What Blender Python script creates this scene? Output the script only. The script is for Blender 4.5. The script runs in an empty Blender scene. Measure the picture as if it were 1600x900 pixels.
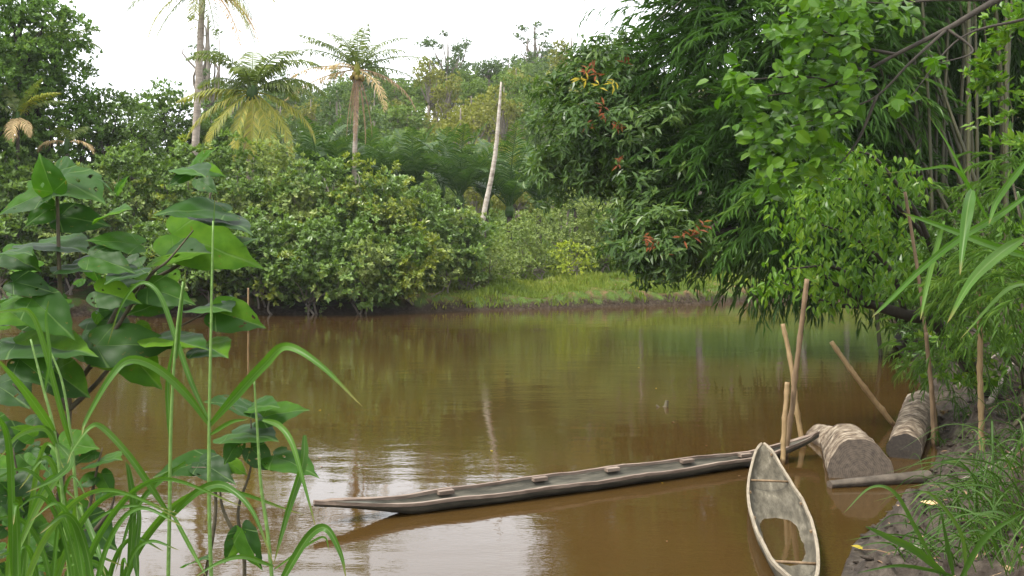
import bpy, math, random
import numpy as np
from mathutils import Vector

# ------------------------------------------------------------------ scene, camera, light
S = bpy.context.scene
col = S.collection
F = 1556.0            # focal length in photograph pixels
HOR = 400.0           # image row of the horizon
CAMH = 2.5            # eye height over the water
cam_d = bpy.data.cameras.new('camera')
cam = bpy.data.objects.new('camera', cam_d); col.objects.link(cam)
cam_d.sensor_width = 36.0; cam_d.lens = 36.0 * F / 1600.0
cam_d.shift_y = -(450.0 - HOR) / 1600.0
cam_d.clip_start = 0.05; cam_d.clip_end = 3000
cam.location = (0, 0, CAMH); cam.rotation_euler = (math.radians(90), 0, 0)
S.camera = cam

SUN_EL, SUN_AZ = 58.0, 238.0      # degrees; azimuth clockwise from +Y
w = bpy.data.worlds.new('World'); S.world = w; w.use_nodes = True
nt = w.node_tree; nt.nodes.clear()
sky = nt.nodes.new('ShaderNodeTexSky'); sky.sky_type = 'NISHITA'; sky.sun_disc = False
sky.sun_elevation = math.radians(SUN_EL); sky.sun_rotation = math.radians(SUN_AZ)
sky.dust_density = 4.0; sky.air_density = 1.2
hsv = nt.nodes.new('ShaderNodeHueSaturation'); hsv.inputs['Saturation'].default_value = 0.12
mixs = nt.nodes.new('ShaderNodeMix'); mixs.data_type = 'RGBA'; mixs.inputs[0].default_value = 0.75
mixs.inputs[7].default_value = (10.6, 10.9, 11.4, 1)      # even bright cloud cover over the sky
bgn = nt.nodes.new('ShaderNodeBackground'); bgn.inputs['Strength'].default_value = 0.15
outw = nt.nodes.new('ShaderNodeOutputWorld')
nt.links.new(sky.outputs[0], hsv.inputs['Color']); nt.links.new(hsv.outputs[0], mixs.inputs[6])
nt.links.new(mixs.outputs[2], bgn.inputs['Color']); nt.links.new(bgn.outputs[0], outw.inputs[0])
sd = bpy.data.lights.new('sun', 'SUN'); so = bpy.data.objects.new('sun', sd); col.objects.link(so)
sd.energy = 3.4; sd.angle = math.radians(14); sd.color = (1.0, 0.96, 0.88)
el, az = math.radians(SUN_EL), math.radians(SUN_AZ)
sdir = Vector((math.sin(az) * math.cos(el), math.cos(az) * math.cos(el), math.sin(el)))
so.rotation_euler = sdir.to_track_quat('Z', 'Y').to_euler(); so.location = (0, 0, 40)
S.view_settings.view_transform = 'Standard'; S.view_settings.look = 'None'
S.view_settings.gamma = 1.0; S.view_settings.use_curve_mapping = False
S.view_settings.exposure = 0.88
S.render.engine = 'CYCLES'
cy = S.cycles
cy.max_bounces = 6; cy.diffuse_bounces = 3; cy.glossy_bounces = 3; cy.transmission_bounces = 3
cy.volume_bounces = 0; cy.caustics_reflective = False; cy.caustics_refractive = False
cy.use_denoising = True; cy.sample_clamp_indirect = 6

# ------------------------------------------------------------------ helpers
def at(px, py, Y):
    return np.array([(px - 800.0) / F * Y, Y, CAMH - (py - HOR) / F * Y])

def nz(v):
    v = np.asarray(v, float)
    return v / np.maximum(np.linalg.norm(v, axis=-1, keepdims=True), 1e-9)

def fbm(x, y, seed, octs=4, f0=1.0, gain=0.5):
    r = np.random.RandomState(seed); s = 0; a = 1.0; f = f0
    for o in range(octs):
        t = 0
        for k in range(5):
            th = r.rand() * 6.283; ph = r.rand() * 6.283; ff = f * (0.7 + 0.6 * r.rand())
            t = t + np.sin((x * math.cos(th) + y * math.sin(th)) * ff + ph + 1.3 * np.sin((x * math.sin(th) - y * math.cos(th)) * ff * 0.7 + ph * 2))
        s = s + a * t / 5; a *= gain; f *= 2.1
    return s

def mesh_np(name, V, faces, mat=None, smooth=False, uv=None):
    """V (N,3); faces: list of integer arrays, each (M,k)."""
    V = np.asarray(V, np.float32)
    loops = np.concatenate([np.asarray(f).ravel() for f in faces]).astype(np.int32)
    tot = np.concatenate([np.full(len(f), np.asarray(f).shape[1]) for f in faces]).astype(np.int32)
    start = np.concatenate([[0], np.cumsum(tot)[:-1]]).astype(np.int32)
    me = bpy.data.meshes.new(name)
    me.vertices.add(len(V)); me.vertices.foreach_set('co', V.ravel())
    me.loops.add(len(loops)); me.loops.foreach_set('vertex_index', loops)
    me.polygons.add(len(tot)); me.polygons.foreach_set('loop_start', start); me.polygons.foreach_set('loop_total', tot)
    me.polygons.foreach_set('use_smooth', np.full(len(tot), smooth, dtype=bool))
    if uv is not None:
        l = me.uv_layers.new(name='UVMap'); l.data.foreach_set('uv', np.asarray(uv, np.float32)[loops].ravel())
    me.update(calc_edges=True); me.validate()
    if mat: me.materials.append(mat)
    return me

class Geo:
    """collects vertices and faces of one part"""
    def __init__(s): s.V = []; s.Fc = {}; s.n = 0; s.UV = []; s.has_uv = False
    def add(s, V, faces, uv=None):
        V = np.asarray(V, float).reshape(-1, 3)
        for f in faces:
            f = np.asarray(f, int); s.Fc.setdefault(f.shape[1], []).append(f + s.n)
        s.V.append(V); s.n += len(V)
        if uv is not None: s.has_uv = True
        s.UV.append(np.zeros((len(V), 2)) if uv is None else np.asarray(uv, float))
        return s
    def tube(s, pts, rad, sides=7, cap=True, lump=0.0, seed=0):
        pts = np.asarray(pts, float); n = len(pts)
        rad = np.broadcast_to(np.asarray(rad, float), (n,)) if np.ndim(rad) == 0 or len(np.atleast_1d(rad)) == n else np.interp(np.linspace(0, 1, n), np.linspace(0, 1, len(rad)), rad)
        T = nz(np.gradient(pts, axis=0)); ref = np.array([0.13, 0.21, 0.97]) if abs(T[0][2]) < 0.8 else np.array([0.97, 0.2, 0.1])
        A = nz(np.cross(T, ref)); B = np.cross(T, A)
        a = np.linspace(0, 2 * math.pi, sides, endpoint=False)
        R = np.ones((n, sides))
        if lump: R += lump * np.random.RandomState(seed).uniform(-1, 1, (n, sides))
        V = pts[:, None] + (rad[:, None] * R)[..., None] * (np.cos(a)[None, :, None] * A[:, None] + np.sin(a)[None, :, None] * B[:, None])
        i = np.arange(n - 1)[:, None] * sides; j = np.arange(sides)[None]; k = (j + 1) % sides
        Q = np.stack([i + j, i + k, i + sides + k, i + sides + j], -1).reshape(-1, 4)
        fs = [Q]
        if cap: fs += [np.arange(sides)[::-1][None], (np.arange(sides) + (n - 1) * sides)[None]]
        uv = np.stack([np.tile(np.arange(sides) / sides, n), np.repeat(np.linspace(0, 1, n), sides)], -1)
        return s.add(V.reshape(-1, 3), fs, uv)
    def obj(s, name, mat, parent=None, loc=(0, 0, 0), smooth=False):
        V = np.concatenate(s.V) - np.asarray(loc, float)
        faces = [np.concatenate(f) for f in s.Fc.values()]
        me = mesh_np(name, V, faces, mat, smooth, np.concatenate(s.UV) if s.has_uv else None)
        o = bpy.data.objects.new(name, me); col.objects.link(o)
        if parent: o.parent = parent
        else: o.location = loc
        return o

def curve(pts, n=12):
    """smooth curve through the given points"""
    P = np.asarray(pts, float)
    if len(P) == 2: return P[0] + (P[1] - P[0]) * np.linspace(0, 1, n)[:, None]
    Q = np.vstack([2 * P[0] - P[1], P, 2 * P[-1] - P[-2]]); out = []
    m = len(P) - 1; per = max(2, int(math.ceil(n / m)))
    for i in range(m):
        p0, p1, p2, p3 = Q[i:i + 4]
        for t in np.linspace(0, 1, per, endpoint=False):
            out.append(0.5 * (2 * p1 + (p2 - p0) * t + (2 * p0 - 5 * p1 + 4 * p2 - p3) * t * t + (3 * p1 - p0 - 3 * p2 + p3) * t ** 3))
    out.append(P[-1]); return np.array(out)

def tag(o, label=None, cat=None, group=None, kind=None):
    if label: o['label'] = label
    if cat: o['category'] = cat
    if group: o['group'] = group
    if kind: o['kind'] = kind
    return o

def thing(name, label, cat, loc=(0, 0, 0), group=None):
    o = bpy.data.objects.new(name, None); col.objects.link(o); o.location = tuple(loc); o.empty_display_size = 0.2
    return tag(o, label, cat, group)

def dup(root, loc, rz, sc, label=None, group=None):
    r = root.copy(); col.objects.link(r); r.location = tuple(loc); r.rotation_euler = (0, 0, rz); r.scale = sc
    if label: r['label'] = label
    if group: r['group'] = group
    for ch in list(root.children):
        c = ch.copy(); col.objects.link(c); c.parent = r
    return r

# leaf templates: x across, y along, z up
DIAMOND = (np.array([[0, 0, 0], [-.5, .45, .10], [0, 1, 0], [.5, .45, .10]]), [np.array([[0, 2, 1], [0, 3, 2]])])
HEXA = (np.array([[0, 0, 0], [-.42, .25, .07], [-.42, .62, .05], [0, 1, -.12], [.42, .62, .05], [.42, .25, .07], [0, .45, -.02]]),
        [np.array([[0, 6, 2, 1], [6, 3, 2, 2], ])[:1], np.array([[6, 3, 2], [6, 4, 3]]), np.array([[0, 5, 4, 6]])])
STRIP = (np.array([[-.5, 0, 0], [.5, 0, 0], [-.42, .5, 0.02], [.42, .5, 0.02], [0, 1, -.12]]), [np.array([[0, 1, 3, 2]]), np.array([[2, 3, 4]])])

def leaves(geo, P, D, N, L, W, tmpl=DIAMOND):
    """many leaves: positions P, directions D, face normals N, lengths L, widths W"""
    P = np.asarray(P, float); n = len(P)
    if n == 0: return
    Yv = nz(D); N = np.broadcast_to(N, P.shape)
    Zv = N - (N * Yv).sum(-1, keepdims=True) * Yv; Zv = nz(Zv + 1e-6); Xv = np.cross(Yv, Zv)
    L = np.broadcast_to(L, (n,)); W = np.broadcast_to(W, (n,))
    T, Fs = tmpl; k = len(T)
    V = P[:, None] + T[None, :, 0:1] * W[:, None, None] * Xv[:, None] + T[None, :, 1:2] * L[:, None, None] * Yv[:, None] + T[None, :, 2:3] * L[:, None, None] * Zv[:, None]
    off = (np.arange(n) * k)[:, None, None]
    geo.add(V.reshape(-1, 3), [(f[None] + off).reshape(-1, f.shape[1]) for f in Fs])

def rosettes(geo, rng, C, A, m, L, wf=0.55, spread=(0.5, 1.35), tmpl=DIAMOND, droop=0.0, jit=0.25):
    """clusters of m leaves round an outward axis"""
    C = np.asarray(C, float); n = len(C)
    if n == 0: return
    A = nz(A); ref = nz(rng.normal(size=(n, 3))); U = nz(np.cross(A, ref)); Vv = np.cross(A, U)
    ph = rng.uniform(0, 6.283, (n, m)); th = rng.uniform(spread[0], spread[1], (n, m))
    D = np.cos(th)[..., None] * A[:, None] + np.sin(th)[..., None] * (np.cos(ph)[..., None] * U[:, None] + np.sin(ph)[..., None] * Vv[:, None])
    D[..., 2] -= droop
    Nn = A[:, None] * 1.0 + rng.normal(0, jit, (n, m, 3)); Nn[..., 2] += 0.35
    Ls = L * rng.uniform(0.65, 1.15, (n, m)); P = C[:, None] + rng.normal(0, L * 0.16, (n, m, 3))
    leaves(geo, P.reshape(-1, 3), D.reshape(-1, 3), Nn.reshape(-1, 3), Ls.ravel(), (Ls * wf).ravel(), tmpl)

def shell_points(rng, lobes, dens, inner=0.55, amp=0.22, cull=0.72):
    """points in the outer layer of a union of lumpy ellipsoids, with their outward directions"""
    lobes = np.asarray(lobes, float); Ps = []; As = []
    for i, (cx, cyy, cz, rx, ry, rz) in enumerate(lobes):
        area = 4 * math.pi * (((rx * ry) ** 1.6 + (rx * rz) ** 1.6 + (ry * rz) ** 1.6) / 3) ** (1 / 1.6)
        n = int(area * dens) + 1
        u = nz(rng.normal(size=(n, 3))); r = np.array([rx, ry, rz])
        bump = 1 + amp * np.sin(u[:, 0] * 5 + i) * np.sin(u[:, 1] * 6 + 2 * i) + amp * np.sin(u[:, 2] * 7 + 3 * i)
        t = (inner + (1 - inner) * rng.rand(n) ** 0.6) * bump
        P = np.array([cx, cyy, cz]) + u * r * t[:, None]
        keep = np.ones(n, bool)
        for j, l in enumerate(lobes):
            if j != i:
                q = (P - l[:3]) / l[3:]; keep &= (q ** 2).sum(1) > cull ** 2
        Ps.append(P[keep]); As.append((u / r * r.mean())[keep])
    P = np.concatenate(Ps); A = nz(np.concatenate(As)); A[:, 2] += 0.35
    return P, nz(A)

def limbs(geo, rng, base, targets, r0, sides=6, wob=0.06, sag=0.0):
    """tapered limbs from a stem point to each crown lobe"""
    base = np.asarray(base, float)
    for t in targets:
        t = np.asarray(t, float); L = np.linalg.norm(t - base)
        mid = base * 0.5 + t * 0.5 + rng.normal(0, wob * L, 3); mid[2] += sag * L
        q = base * 0.2 + t * 0.8 + rng.normal(0, wob * L, 3)
        geo.tube(curve([base, mid, q, t], 9), np.array([r0, r0 * 0.7, r0 * 0.4, r0 * 0.12]), sides)

# ------------------------------------------------------------------ materials
def newmat(name):
    m = bpy.data.materials.new(name); m.use_nodes = True; n = m.node_tree; n.nodes.clear()
    return m, n.nodes, n.links

def ramp(ns, stops):
    r = ns.new('ShaderNodeValToRGB'); e = r.color_ramp.elements
    e[0].position, e[0].color = stops[0][0], (*stops[0][1], 1); e[1].position, e[1].color = stops[-1][0], (*stops[-1][1], 1)
    for p, c in stops[1:-1]:
        x = e.new(p); x.color = (*c, 1)
    return r

def leafmat(name, stops, rough=0.5, trans=0.33, tcol=(1.25, 1.35, 0.45), spec=0.22, nscale=0.5, nmix=0.45):
    m, ns, lk = newmat(name)
    g = ns.new('ShaderNodeNewGeometry'); tc = ns.new('ShaderNodeTexCoord')
    no = ns.new('ShaderNodeTexNoise'); no.inputs['Scale'].default_value = nscale; no.inputs['Detail'].default_value = 3
    lk.new(tc.outputs['Object'], no.inputs['Vector'])
    mr = ns.new('ShaderNodeMapRange'); mr.inputs[1].default_value = 0.3; mr.inputs[2].default_value = 0.7; lk.new(no.outputs[0], mr.inputs[0])
    mx = ns.new('ShaderNodeMix'); mx.inputs[0].default_value = nmix
    lk.new(g.outputs['Random Per Island'], mx.inputs[2]); lk.new(mr.outputs[0], mx.inputs[3])
    stops = [(a, (c[0] * 1.14, c[1] * 1.02, c[2] * .92)) for a, c in stops]
    rp = ramp(ns, stops); lk.new(mx.outputs[0], rp.inputs[0])
    p = ns.new('ShaderNodeBsdfPrincipled'); p.inputs['Roughness'].default_value = rough; p.inputs['Specular IOR Level'].default_value = spec
    lk.new(rp.outputs[0], p.inputs['Base Color'])
    out = ns.new('ShaderNodeOutputMaterial')
    if trans > 0:
        mu = ns.new('ShaderNodeMix'); mu.data_type = 'RGBA'; mu.blend_type = 'MULTIPLY'; mu.inputs[0].default_value = 1
        mu.inputs[7].default_value = (*tcol, 1); lk.new(rp.outputs[0], mu.inputs[6])
        t = ns.new('ShaderNodeBsdfTranslucent'); lk.new(mu.outputs[2], t.inputs[0])
        ms = ns.new('ShaderNodeMixShader'); ms.inputs[0].default_value = trans
        lk.new(p.outputs[0], ms.inputs[1]); lk.new(t.outputs[0], ms.inputs[2]); lk.new(ms.outputs[0], out.inputs[0])
    else: lk.new(p.outputs[0], out.inputs[0])
    return m

def solid(name, stops, scale=4.0, detail=6, rough=0.8, bump=0.3, stretch=(1, 1, 1), spec=0.3, wet=0, bscale=None, dist=0.02, coord='Object', rings=0):
    m, ns, lk = newmat(name)
    tc = ns.new('ShaderNodeTexCoord'); mp = ns.new('ShaderNodeMapping'); mp.inputs['Scale'].default_value = stretch
    lk.new(tc.outputs[coord], mp.inputs[0])
    no = ns.new('ShaderNodeTexNoise'); no.inputs['Scale'].default_value = scale; no.inputs['Detail'].default_value = detail; no.inputs['Roughness'].default_value = 0.65
    lk.new(mp.outputs[0], no.inputs['Vector'])
    rp = ramp(ns, stops); lk.new(no.outputs[0], rp.inputs[0])
    p = ns.new('ShaderNodeBsdfPrincipled'); p.inputs['Roughness'].default_value = rough; p.inputs['Specular IOR Level'].default_value = spec
    if wet:   # dark damp band where the wood stands in the water
        gg = ns.new('ShaderNodeNewGeometry'); sz = ns.new('ShaderNodeSeparateXYZ'); lk.new(gg.outputs['Position'], sz.inputs[0]); aa = ns.new('ShaderNodeMath'); aa.operation = 'MULTIPLY_ADD'; aa.inputs[1].default_value = .09; lk.new(no.outputs[0], aa.inputs[0]); lk.new(sz.outputs[2], aa.inputs[2])
        wr = ns.new('ShaderNodeMapRange'); wr.inputs[1].default_value = wet + .07; wr.inputs[2].default_value = wet + .035; lk.new(aa.outputs[0], wr.inputs[0]); wm = ns.new('ShaderNodeMix'); wm.data_type = 'RGBA'; wm.blend_type = 'MULTIPLY'; wm.inputs[7].default_value = (.35, .30, .24, 1)
        lk.new(wr.outputs[0], wm.inputs[0]); lk.new(rp.outputs[0], wm.inputs[6]); lk.new(wm.outputs[2], p.inputs['Base Color'])
    else: lk.new(rp.outputs[0], p.inputs['Base Color'])
    n2 = ns.new('ShaderNodeTexNoise'); n2.inputs['Scale'].default_value = bscale or scale * 3; n2.inputs['Detail'].default_value = 5; lk.new(mp.outputs[0], n2.inputs['Vector'])
    b = ns.new('ShaderNodeBump'); b.inputs['Strength'].default_value = bump; b.inputs['Distance'].default_value = dist
    lk.new(n2.outputs[0], b.inputs['Height']); lk.new(b.outputs[0], p.inputs['Normal'])
    out = ns.new('ShaderNodeOutputMaterial'); lk.new(p.outputs[0], out.inputs[0])
    return m

G = lambda r, g, b: (r, g, b)
M = {}
M['mangrove'] = leafmat('mangrove_leaves', [(0, G(.04, .085, .018)), (.35, G(.078, .150, .032)), (.62, G(.12, .215, .048)), (.85, G(.16, .26, .075)), (1, G(.30, .29, .03))], rough=.35, spec=.45)
M['mangrove_y'] = leafmat('yellowing_mangrove_leaves', [(0, G(.055, .10, .016)), (.4, G(.115, .18, .026)), (.65, G(.21, .26, .036)), (.85, G(.17, .25, .05)), (1, G(.42, .38, .03))], rough=.35, spec=.45)
M['mangrove_g'] = leafmat('grey_green_leaves', [(0, G(.085, .14, .042)), (.5, G(.165, .24, .08)), (1, G(.28, .35, .13))], rough=.5)
M['fresh'] = leafmat('fresh_tree_leaves', [(0, G(.035, .085, .018)), (.45, G(.07, .15, .028)), (.8, G(.11, .21, .04)), (1, G(.19, .28, .05))])
M['dark'] = leafmat('dark_tree_leaves', [(0, G(.04, .085, .020)), (.5, G(.075, .14, .034)), (1, G(.13, .205, .055))])
M['hill_a'] = leafmat('hill_leaves_dark', [(0, G(.04, .08, .030)), (.5, G(.07, .125, .042)), (1, G(.11, .175, .055))], nscale=.12)
M['hill_b'] = leafmat('hill_leaves_green', [(0, G(.055, .11, .026)), (.5, G(.095, .165, .036)), (1, G(.15, .23, .055))], nscale=.12)
M['hill_c'] = leafmat('hill_leaves_olive', [(0, G(.10, .125, .028)), (.5, G(.16, .19, .042)), (1, G(.24, .25, .06))], nscale=.12)
M['bamboo'] = leafmat('bamboo_leaves', [(0, G(.018, .048, .010)), (.45, G(.034, .090, .016)), (.8, G(.06, .14, .024)), (1, G(.12, .21, .04))], rough=.42, nscale=.35, nmix=.6)
M['feather'] = leafmat('young_bamboo_leaves', [(0, G(.030, .075, .012)), (.6, G(.055, .125, .02)), (1, G(.11, .19, .035))], nscale=.8)
M['fruit'] = leafmat('fruit_tree_leaves', [(0, G(.025, .06, .016)), (.5, G(.05, .105, .026)), (1, G(.10, .17, .04))], rough=.32)
M['red'] = leafmat('red_young_leaves', [(0, G(.13, .035, .016)), (.6, G(.20, .07, .025)), (1, G(.22, .16, .03))])
M['yellow'] = leafmat('yellow_leaves', [(0, G(.24, .22, .02)), (1, G(.40, .34, .04))])
M['lime'] = leafmat('bright_broad_leaves', [(0, G(.030, .085, .006)), (.5, G(.05, .13, .010)), (.85, G(.085, .18, .014)), (1, G(.15, .23, .03))], rough=.38, trans=.45)
M['hang'] = leafmat('hanging_leaves', [(0, G(.032, .09, .010)), (.45, G(.065, .155, .016)), (.8, G(.12, .22, .022)), (1, G(.26, .31, .03))], rough=.35, trans=.4)
M['palm'] = leafmat('palm_leaflets', [(0, G(.05, .085, .022)), (.5, G(.085, .13, .032)), (1, G(.17, .20, .06))], rough=.38, nscale=.3)
M['palm_y'] = leafmat('yellowing_palm_leaflets', [(0, G(.10, .15, .025)), (.5, G(.18, .21, .035)), (1, G(.34, .31, .06))], nscale=.3)
M['palm_dead'] = leafmat('dead_palm_leaflets', [(0, G(.16, .11, .07)), (.6, G(.28, .21, .14)), (1, G(.40, .32, .22))], rough=.8, trans=.2, tcol=(1, .9, .7))
M['palm_pale'] = leafmat('straw_palm_leaflets', [(0, G(.30, .24, .12)), (1, G(.52, .44, .26))], rough=.8, trans=.3, tcol=(1, .9, .7))
M['palm_o'] = leafmat('orange_palm_leaflets', [(0, G(.20, .16, .03)), (.5, G(.36, .22, .04)), (1, G(.48, .30, .08))], trans=.3, tcol=(1, .9, .6))
M['sago'] = leafmat('sago_leaflets', [(0, G(.020, .052, .014)), (.5, G(.036, .085, .020)), (1, G(.09, .15, .035))], rough=.4, nscale=.2)
M['reed'] = leafmat('reed_blades', [(0, G(.028, .080, .010)), (.5, G(.046, .125, .015)), (1, G(.085, .17, .03))], rough=.4, trans=.4, nscale=3)
def streak(mt):
    ns, lk = mt.node_tree.nodes, mt.node_tree.links; pr = next(x for x in ns if x.type == 'BSDF_PRINCIPLED'); src = pr.inputs['Base Color'].links[0].from_socket
    tc = ns.new('ShaderNodeTexCoord'); sp = ns.new('ShaderNodeSeparateXYZ'); lk.new(tc.outputs['UV'], sp.inputs[0]); ab = ns.new('ShaderNodeMath'); ab.operation = 'ABSOLUTE'; lk.new(sp.outputs[0], ab.inputs[0])
    mr = ns.new('ShaderNodeMapRange'); mr.inputs[1].default_value = .16; mr.inputs[2].default_value = .04; mr.inputs[4].default_value = .6; lk.new(ab.outputs[0], mr.inputs[0])
    mp = ns.new('ShaderNodeMapping'); mp.inputs['Scale'].default_value = (14, 2.5, 1); lk.new(tc.outputs['UV'], mp.inputs[0]); nn = ns.new('ShaderNodeTexNoise'); nn.inputs['Scale'].default_value = 1; lk.new(mp.outputs[0], nn.inputs['Vector'])
    m1 = ns.new('ShaderNodeMix'); m1.data_type = 'RGBA'; m1.blend_type = 'OVERLAY'; m1.inputs[0].default_value = .7; lk.new(src, m1.inputs[6]); lk.new(nn.outputs[0], m1.inputs[7])
    m2 = ns.new('ShaderNodeMix'); m2.data_type = 'RGBA'; lk.new(mr.outputs[0], m2.inputs[0]); lk.new(m1.outputs[2], m2.inputs[6]); m2.inputs[7].default_value = (.16, .24, .08, 1)
    tp = ns.new('ShaderNodeMapRange'); tp.inputs[1].default_value = .86; tp.inputs[2].default_value = 1.0; tp.inputs[4].default_value = .8; lk.new(sp.outputs[1], tp.inputs[0])
    m3 = ns.new('ShaderNodeMix'); m3.data_type = 'RGBA'; lk.new(tp.outputs[0], m3.inputs[0]); lk.new(m2.outputs[2], m3.inputs[6]); m3.inputs[7].default_value = (.22, .15, .05, 1)
    lk.new(m3.outputs[2], pr.inputs['Base Color'])
streak(M['reed'])
M['grass'] = leafmat('bank_grass', [(0, G(.07, .12, .025)), (.5, G(.13, .20, .035)), (1, G(.24, .28, .06))], trans=.3, nscale=.15, nmix=.6)
M['grass_n'] = leafmat('near_bank_grass', [(0, G(.022, .055, .010)), (.5, G(.038, .092, .016)), (.9, G(.07, .13, .026)), (1, G(.2, .15, .07))], trans=.35, nscale=1)
M['litter'] = leafmat('dead_leaf_litter', [(0, G(.05, .035, .022)), (.5, G(.13, .09, .055)), (.9, G(.24, .18, .11)), (1, G(.32, .26, .16))], rough=.85, trans=0)
M['bark'] = solid('grey_bark', [(.3, G(.10, .08, .06)), (.7, G(.24, .21, .17))], scale=6, stretch=(1, 1, .3))
M['bark_d'] = solid('dark_bark', [(.3, G(.018, .014, .010)), (.7, G(.05, .04, .028))], scale=6, stretch=(1, 1, .3))
M['bark_p'] = solid('pale_palm_bark', [(.3, G(.17, .135, .105)), (.6, G(.33, .28, .235)), (.8, G(.46, .42, .36))], scale=2.2, stretch=(1, 1, 3.5), bump=.5)
M['bark_w'] = solid('bleached_palm_bark', [(.3, G(.13, .10, .075)), (.5, G(.33, .29, .24)), (.75, G(.50, .46, .40))], scale=2.4, stretch=(1, 1, 2.2), bump=.5)
M['culm'] = solid('bamboo_culm_skin', [(.3, G(.024, .026, .010)), (.6, G(.055, .052, .022)), (.8, G(.11, .095, .05))], scale=1.5, stretch=(1, 1, .5), rough=.5)
M['pole'] = solid('dry_bamboo_pole', [(.3, G(.13, .085, .038)), (.5, G(.24, .165, .078)), (.62, G(.17, .11, .05)), (.8, G(.34, .25, .13))], scale=5, stretch=(3, 3, .6), rough=.55, bump=.15, wet=0.051000000000000004)
M['pole_d'] = solid('weathered_pole', [(.3, G(.09, .058, .03)), (.6, G(.18, .12, .065)), (.8, G(.27, .19, .11))], scale=6, stretch=(3, 3, .6), rough=.7, bump=.3, wet=0.051000000000000004)
M['stem'] = solid('woody_stem', [(.3, G(.035, .03, .02)), (.7, G(.09, .075, .04))], scale=12)
M['stem_g'] = solid('green_stem', [(.3, G(.08, .15, .03)), (.7, G(.13, .22, .05))], scale=12, rough=.5)
M['coco'] = solid('coconut_husk', [(.3, G(.16, .12, .03)), (.7, G(.30, .22, .06))], scale=4)

def tex_chain(ns, lk, scale, vec, detail=5, rough=.6):
    n = ns.new('ShaderNodeTexNoise'); n.inputs['Scale'].default_value = scale; n.inputs['Detail'].default_value = detail; n.inputs['Roughness'].default_value = rough
    lk.new(vec, n.inputs['Vector']); return n

# ground: mud near the water, soil and short growth above it
m, ns, lk = newmat('river_bank_soil'); M['ground'] = m
geo_ = ns.new('ShaderNodeNewGeometry'); sep = ns.new('ShaderNodeSeparateXYZ'); lk.new(geo_.outputs['Position'], sep.inputs[0])
nA = tex_chain(ns, lk, 1.7, geo_.outputs['Position']); nB = tex_chain(ns, lk, 9, geo_.outputs['Position']); nC = tex_chain(ns, lk, 45, geo_.outputs['Position'])
mud = ramp(ns, [(.3, G(.016, .011, .007)), (.5, G(.036, .027, .019)), (.7, G(.068, .054, .040))]); lk.new(nB.outputs[0], mud.inputs[0])
soil = ramp(ns, [(.34, G(.17, .105, .055)), (.44, G(.10, .085, .035)), (.54, G(.06, .09, .022)), (.75, G(.08, .13, .03))]); lk.new(nA.outputs[0], soil.inputs[0])
ad = ns.new('ShaderNodeMath'); ad.operation = 'MULTIPLY_ADD'; ad.inputs[1].default_value = 1.2; ad.inputs[2].default_value = -.6; lk.new(nA.outputs[0], ad.inputs[0])
ad2 = ns.new('ShaderNodeMath'); ad2.operation = 'ADD'; lk.new(sep.outputs[2], ad2.inputs[0]); lk.new(ad.outputs[0], ad2.inputs[1])
# the near bank stays bare mud, the far bank turns to soil and turf above the cut edge
near = ns.new('ShaderNodeMapRange'); near.inputs[1].default_value = 22; near.inputs[2].default_value = 34; near.inputs[3].default_value = 1.3; near.inputs[4].default_value = 0; lk.new(sep.outputs[1], near.inputs[0])
sb = ns.new('ShaderNodeMath'); sb.operation = 'SUBTRACT'; lk.new(ad2.outputs[0], sb.inputs[0]); lk.new(near.outputs[0], sb.inputs[1])
hm = ns.new('ShaderNodeMapRange'); hm.inputs[1].default_value = .25; hm.inputs[2].default_value = .55; lk.new(sb.outputs[0], hm.inputs[0])
mg = ns.new('ShaderNodeMix'); mg.data_type = 'RGBA'; lk.new(hm.outputs[0], mg.inputs[0]); lk.new(mud.outputs[0], mg.inputs[6]); lk.new(soil.outputs[0], mg.inputs[7])
p = ns.new('ShaderNodeBsdfPrincipled'); sy = ns.new('ShaderNodeMapRange'); sy.inputs[1].default_value = 20; sy.inputs[2].default_value = 32; sy.inputs[3].default_value = .2; sy.inputs[4].default_value = 0; lk.new(sep.outputs[1], sy.inputs[0]); lk.new(sy.outputs[0], p.inputs['Specular IOR Level']); lk.new(mg.outputs[2], p.inputs['Base Color'])
wet = ns.new('ShaderNodeMapRange'); wet.inputs[1].default_value = 0.05; wet.inputs[2].default_value = .45; wet.inputs[3].default_value = .55; wet.inputs[4].default_value = .9; lk.new(sep.outputs[2], wet.inputs[0]); lk.new(wet.outputs[0], p.inputs['Roughness'])
b1 = ns.new('ShaderNodeBump'); b1.inputs['Strength'].default_value = .8; b1.inputs['Distance'].default_value = .06; lk.new(nB.outputs[0], b1.inputs['Height'])
b2 = ns.new('ShaderNodeBump'); b2.inputs['Strength'].default_value = .6; b2.inputs['Distance'].default_value = .012; lk.new(nC.outputs[0], b2.inputs['Height']); lk.new(b1.outputs[0], b2.inputs['Normal']); lk.new(b2.outputs[0], p.inputs['Normal'])
o_ = ns.new('ShaderNodeOutputMaterial'); lk.new(p.outputs[0], o_.inputs[0])

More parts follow.
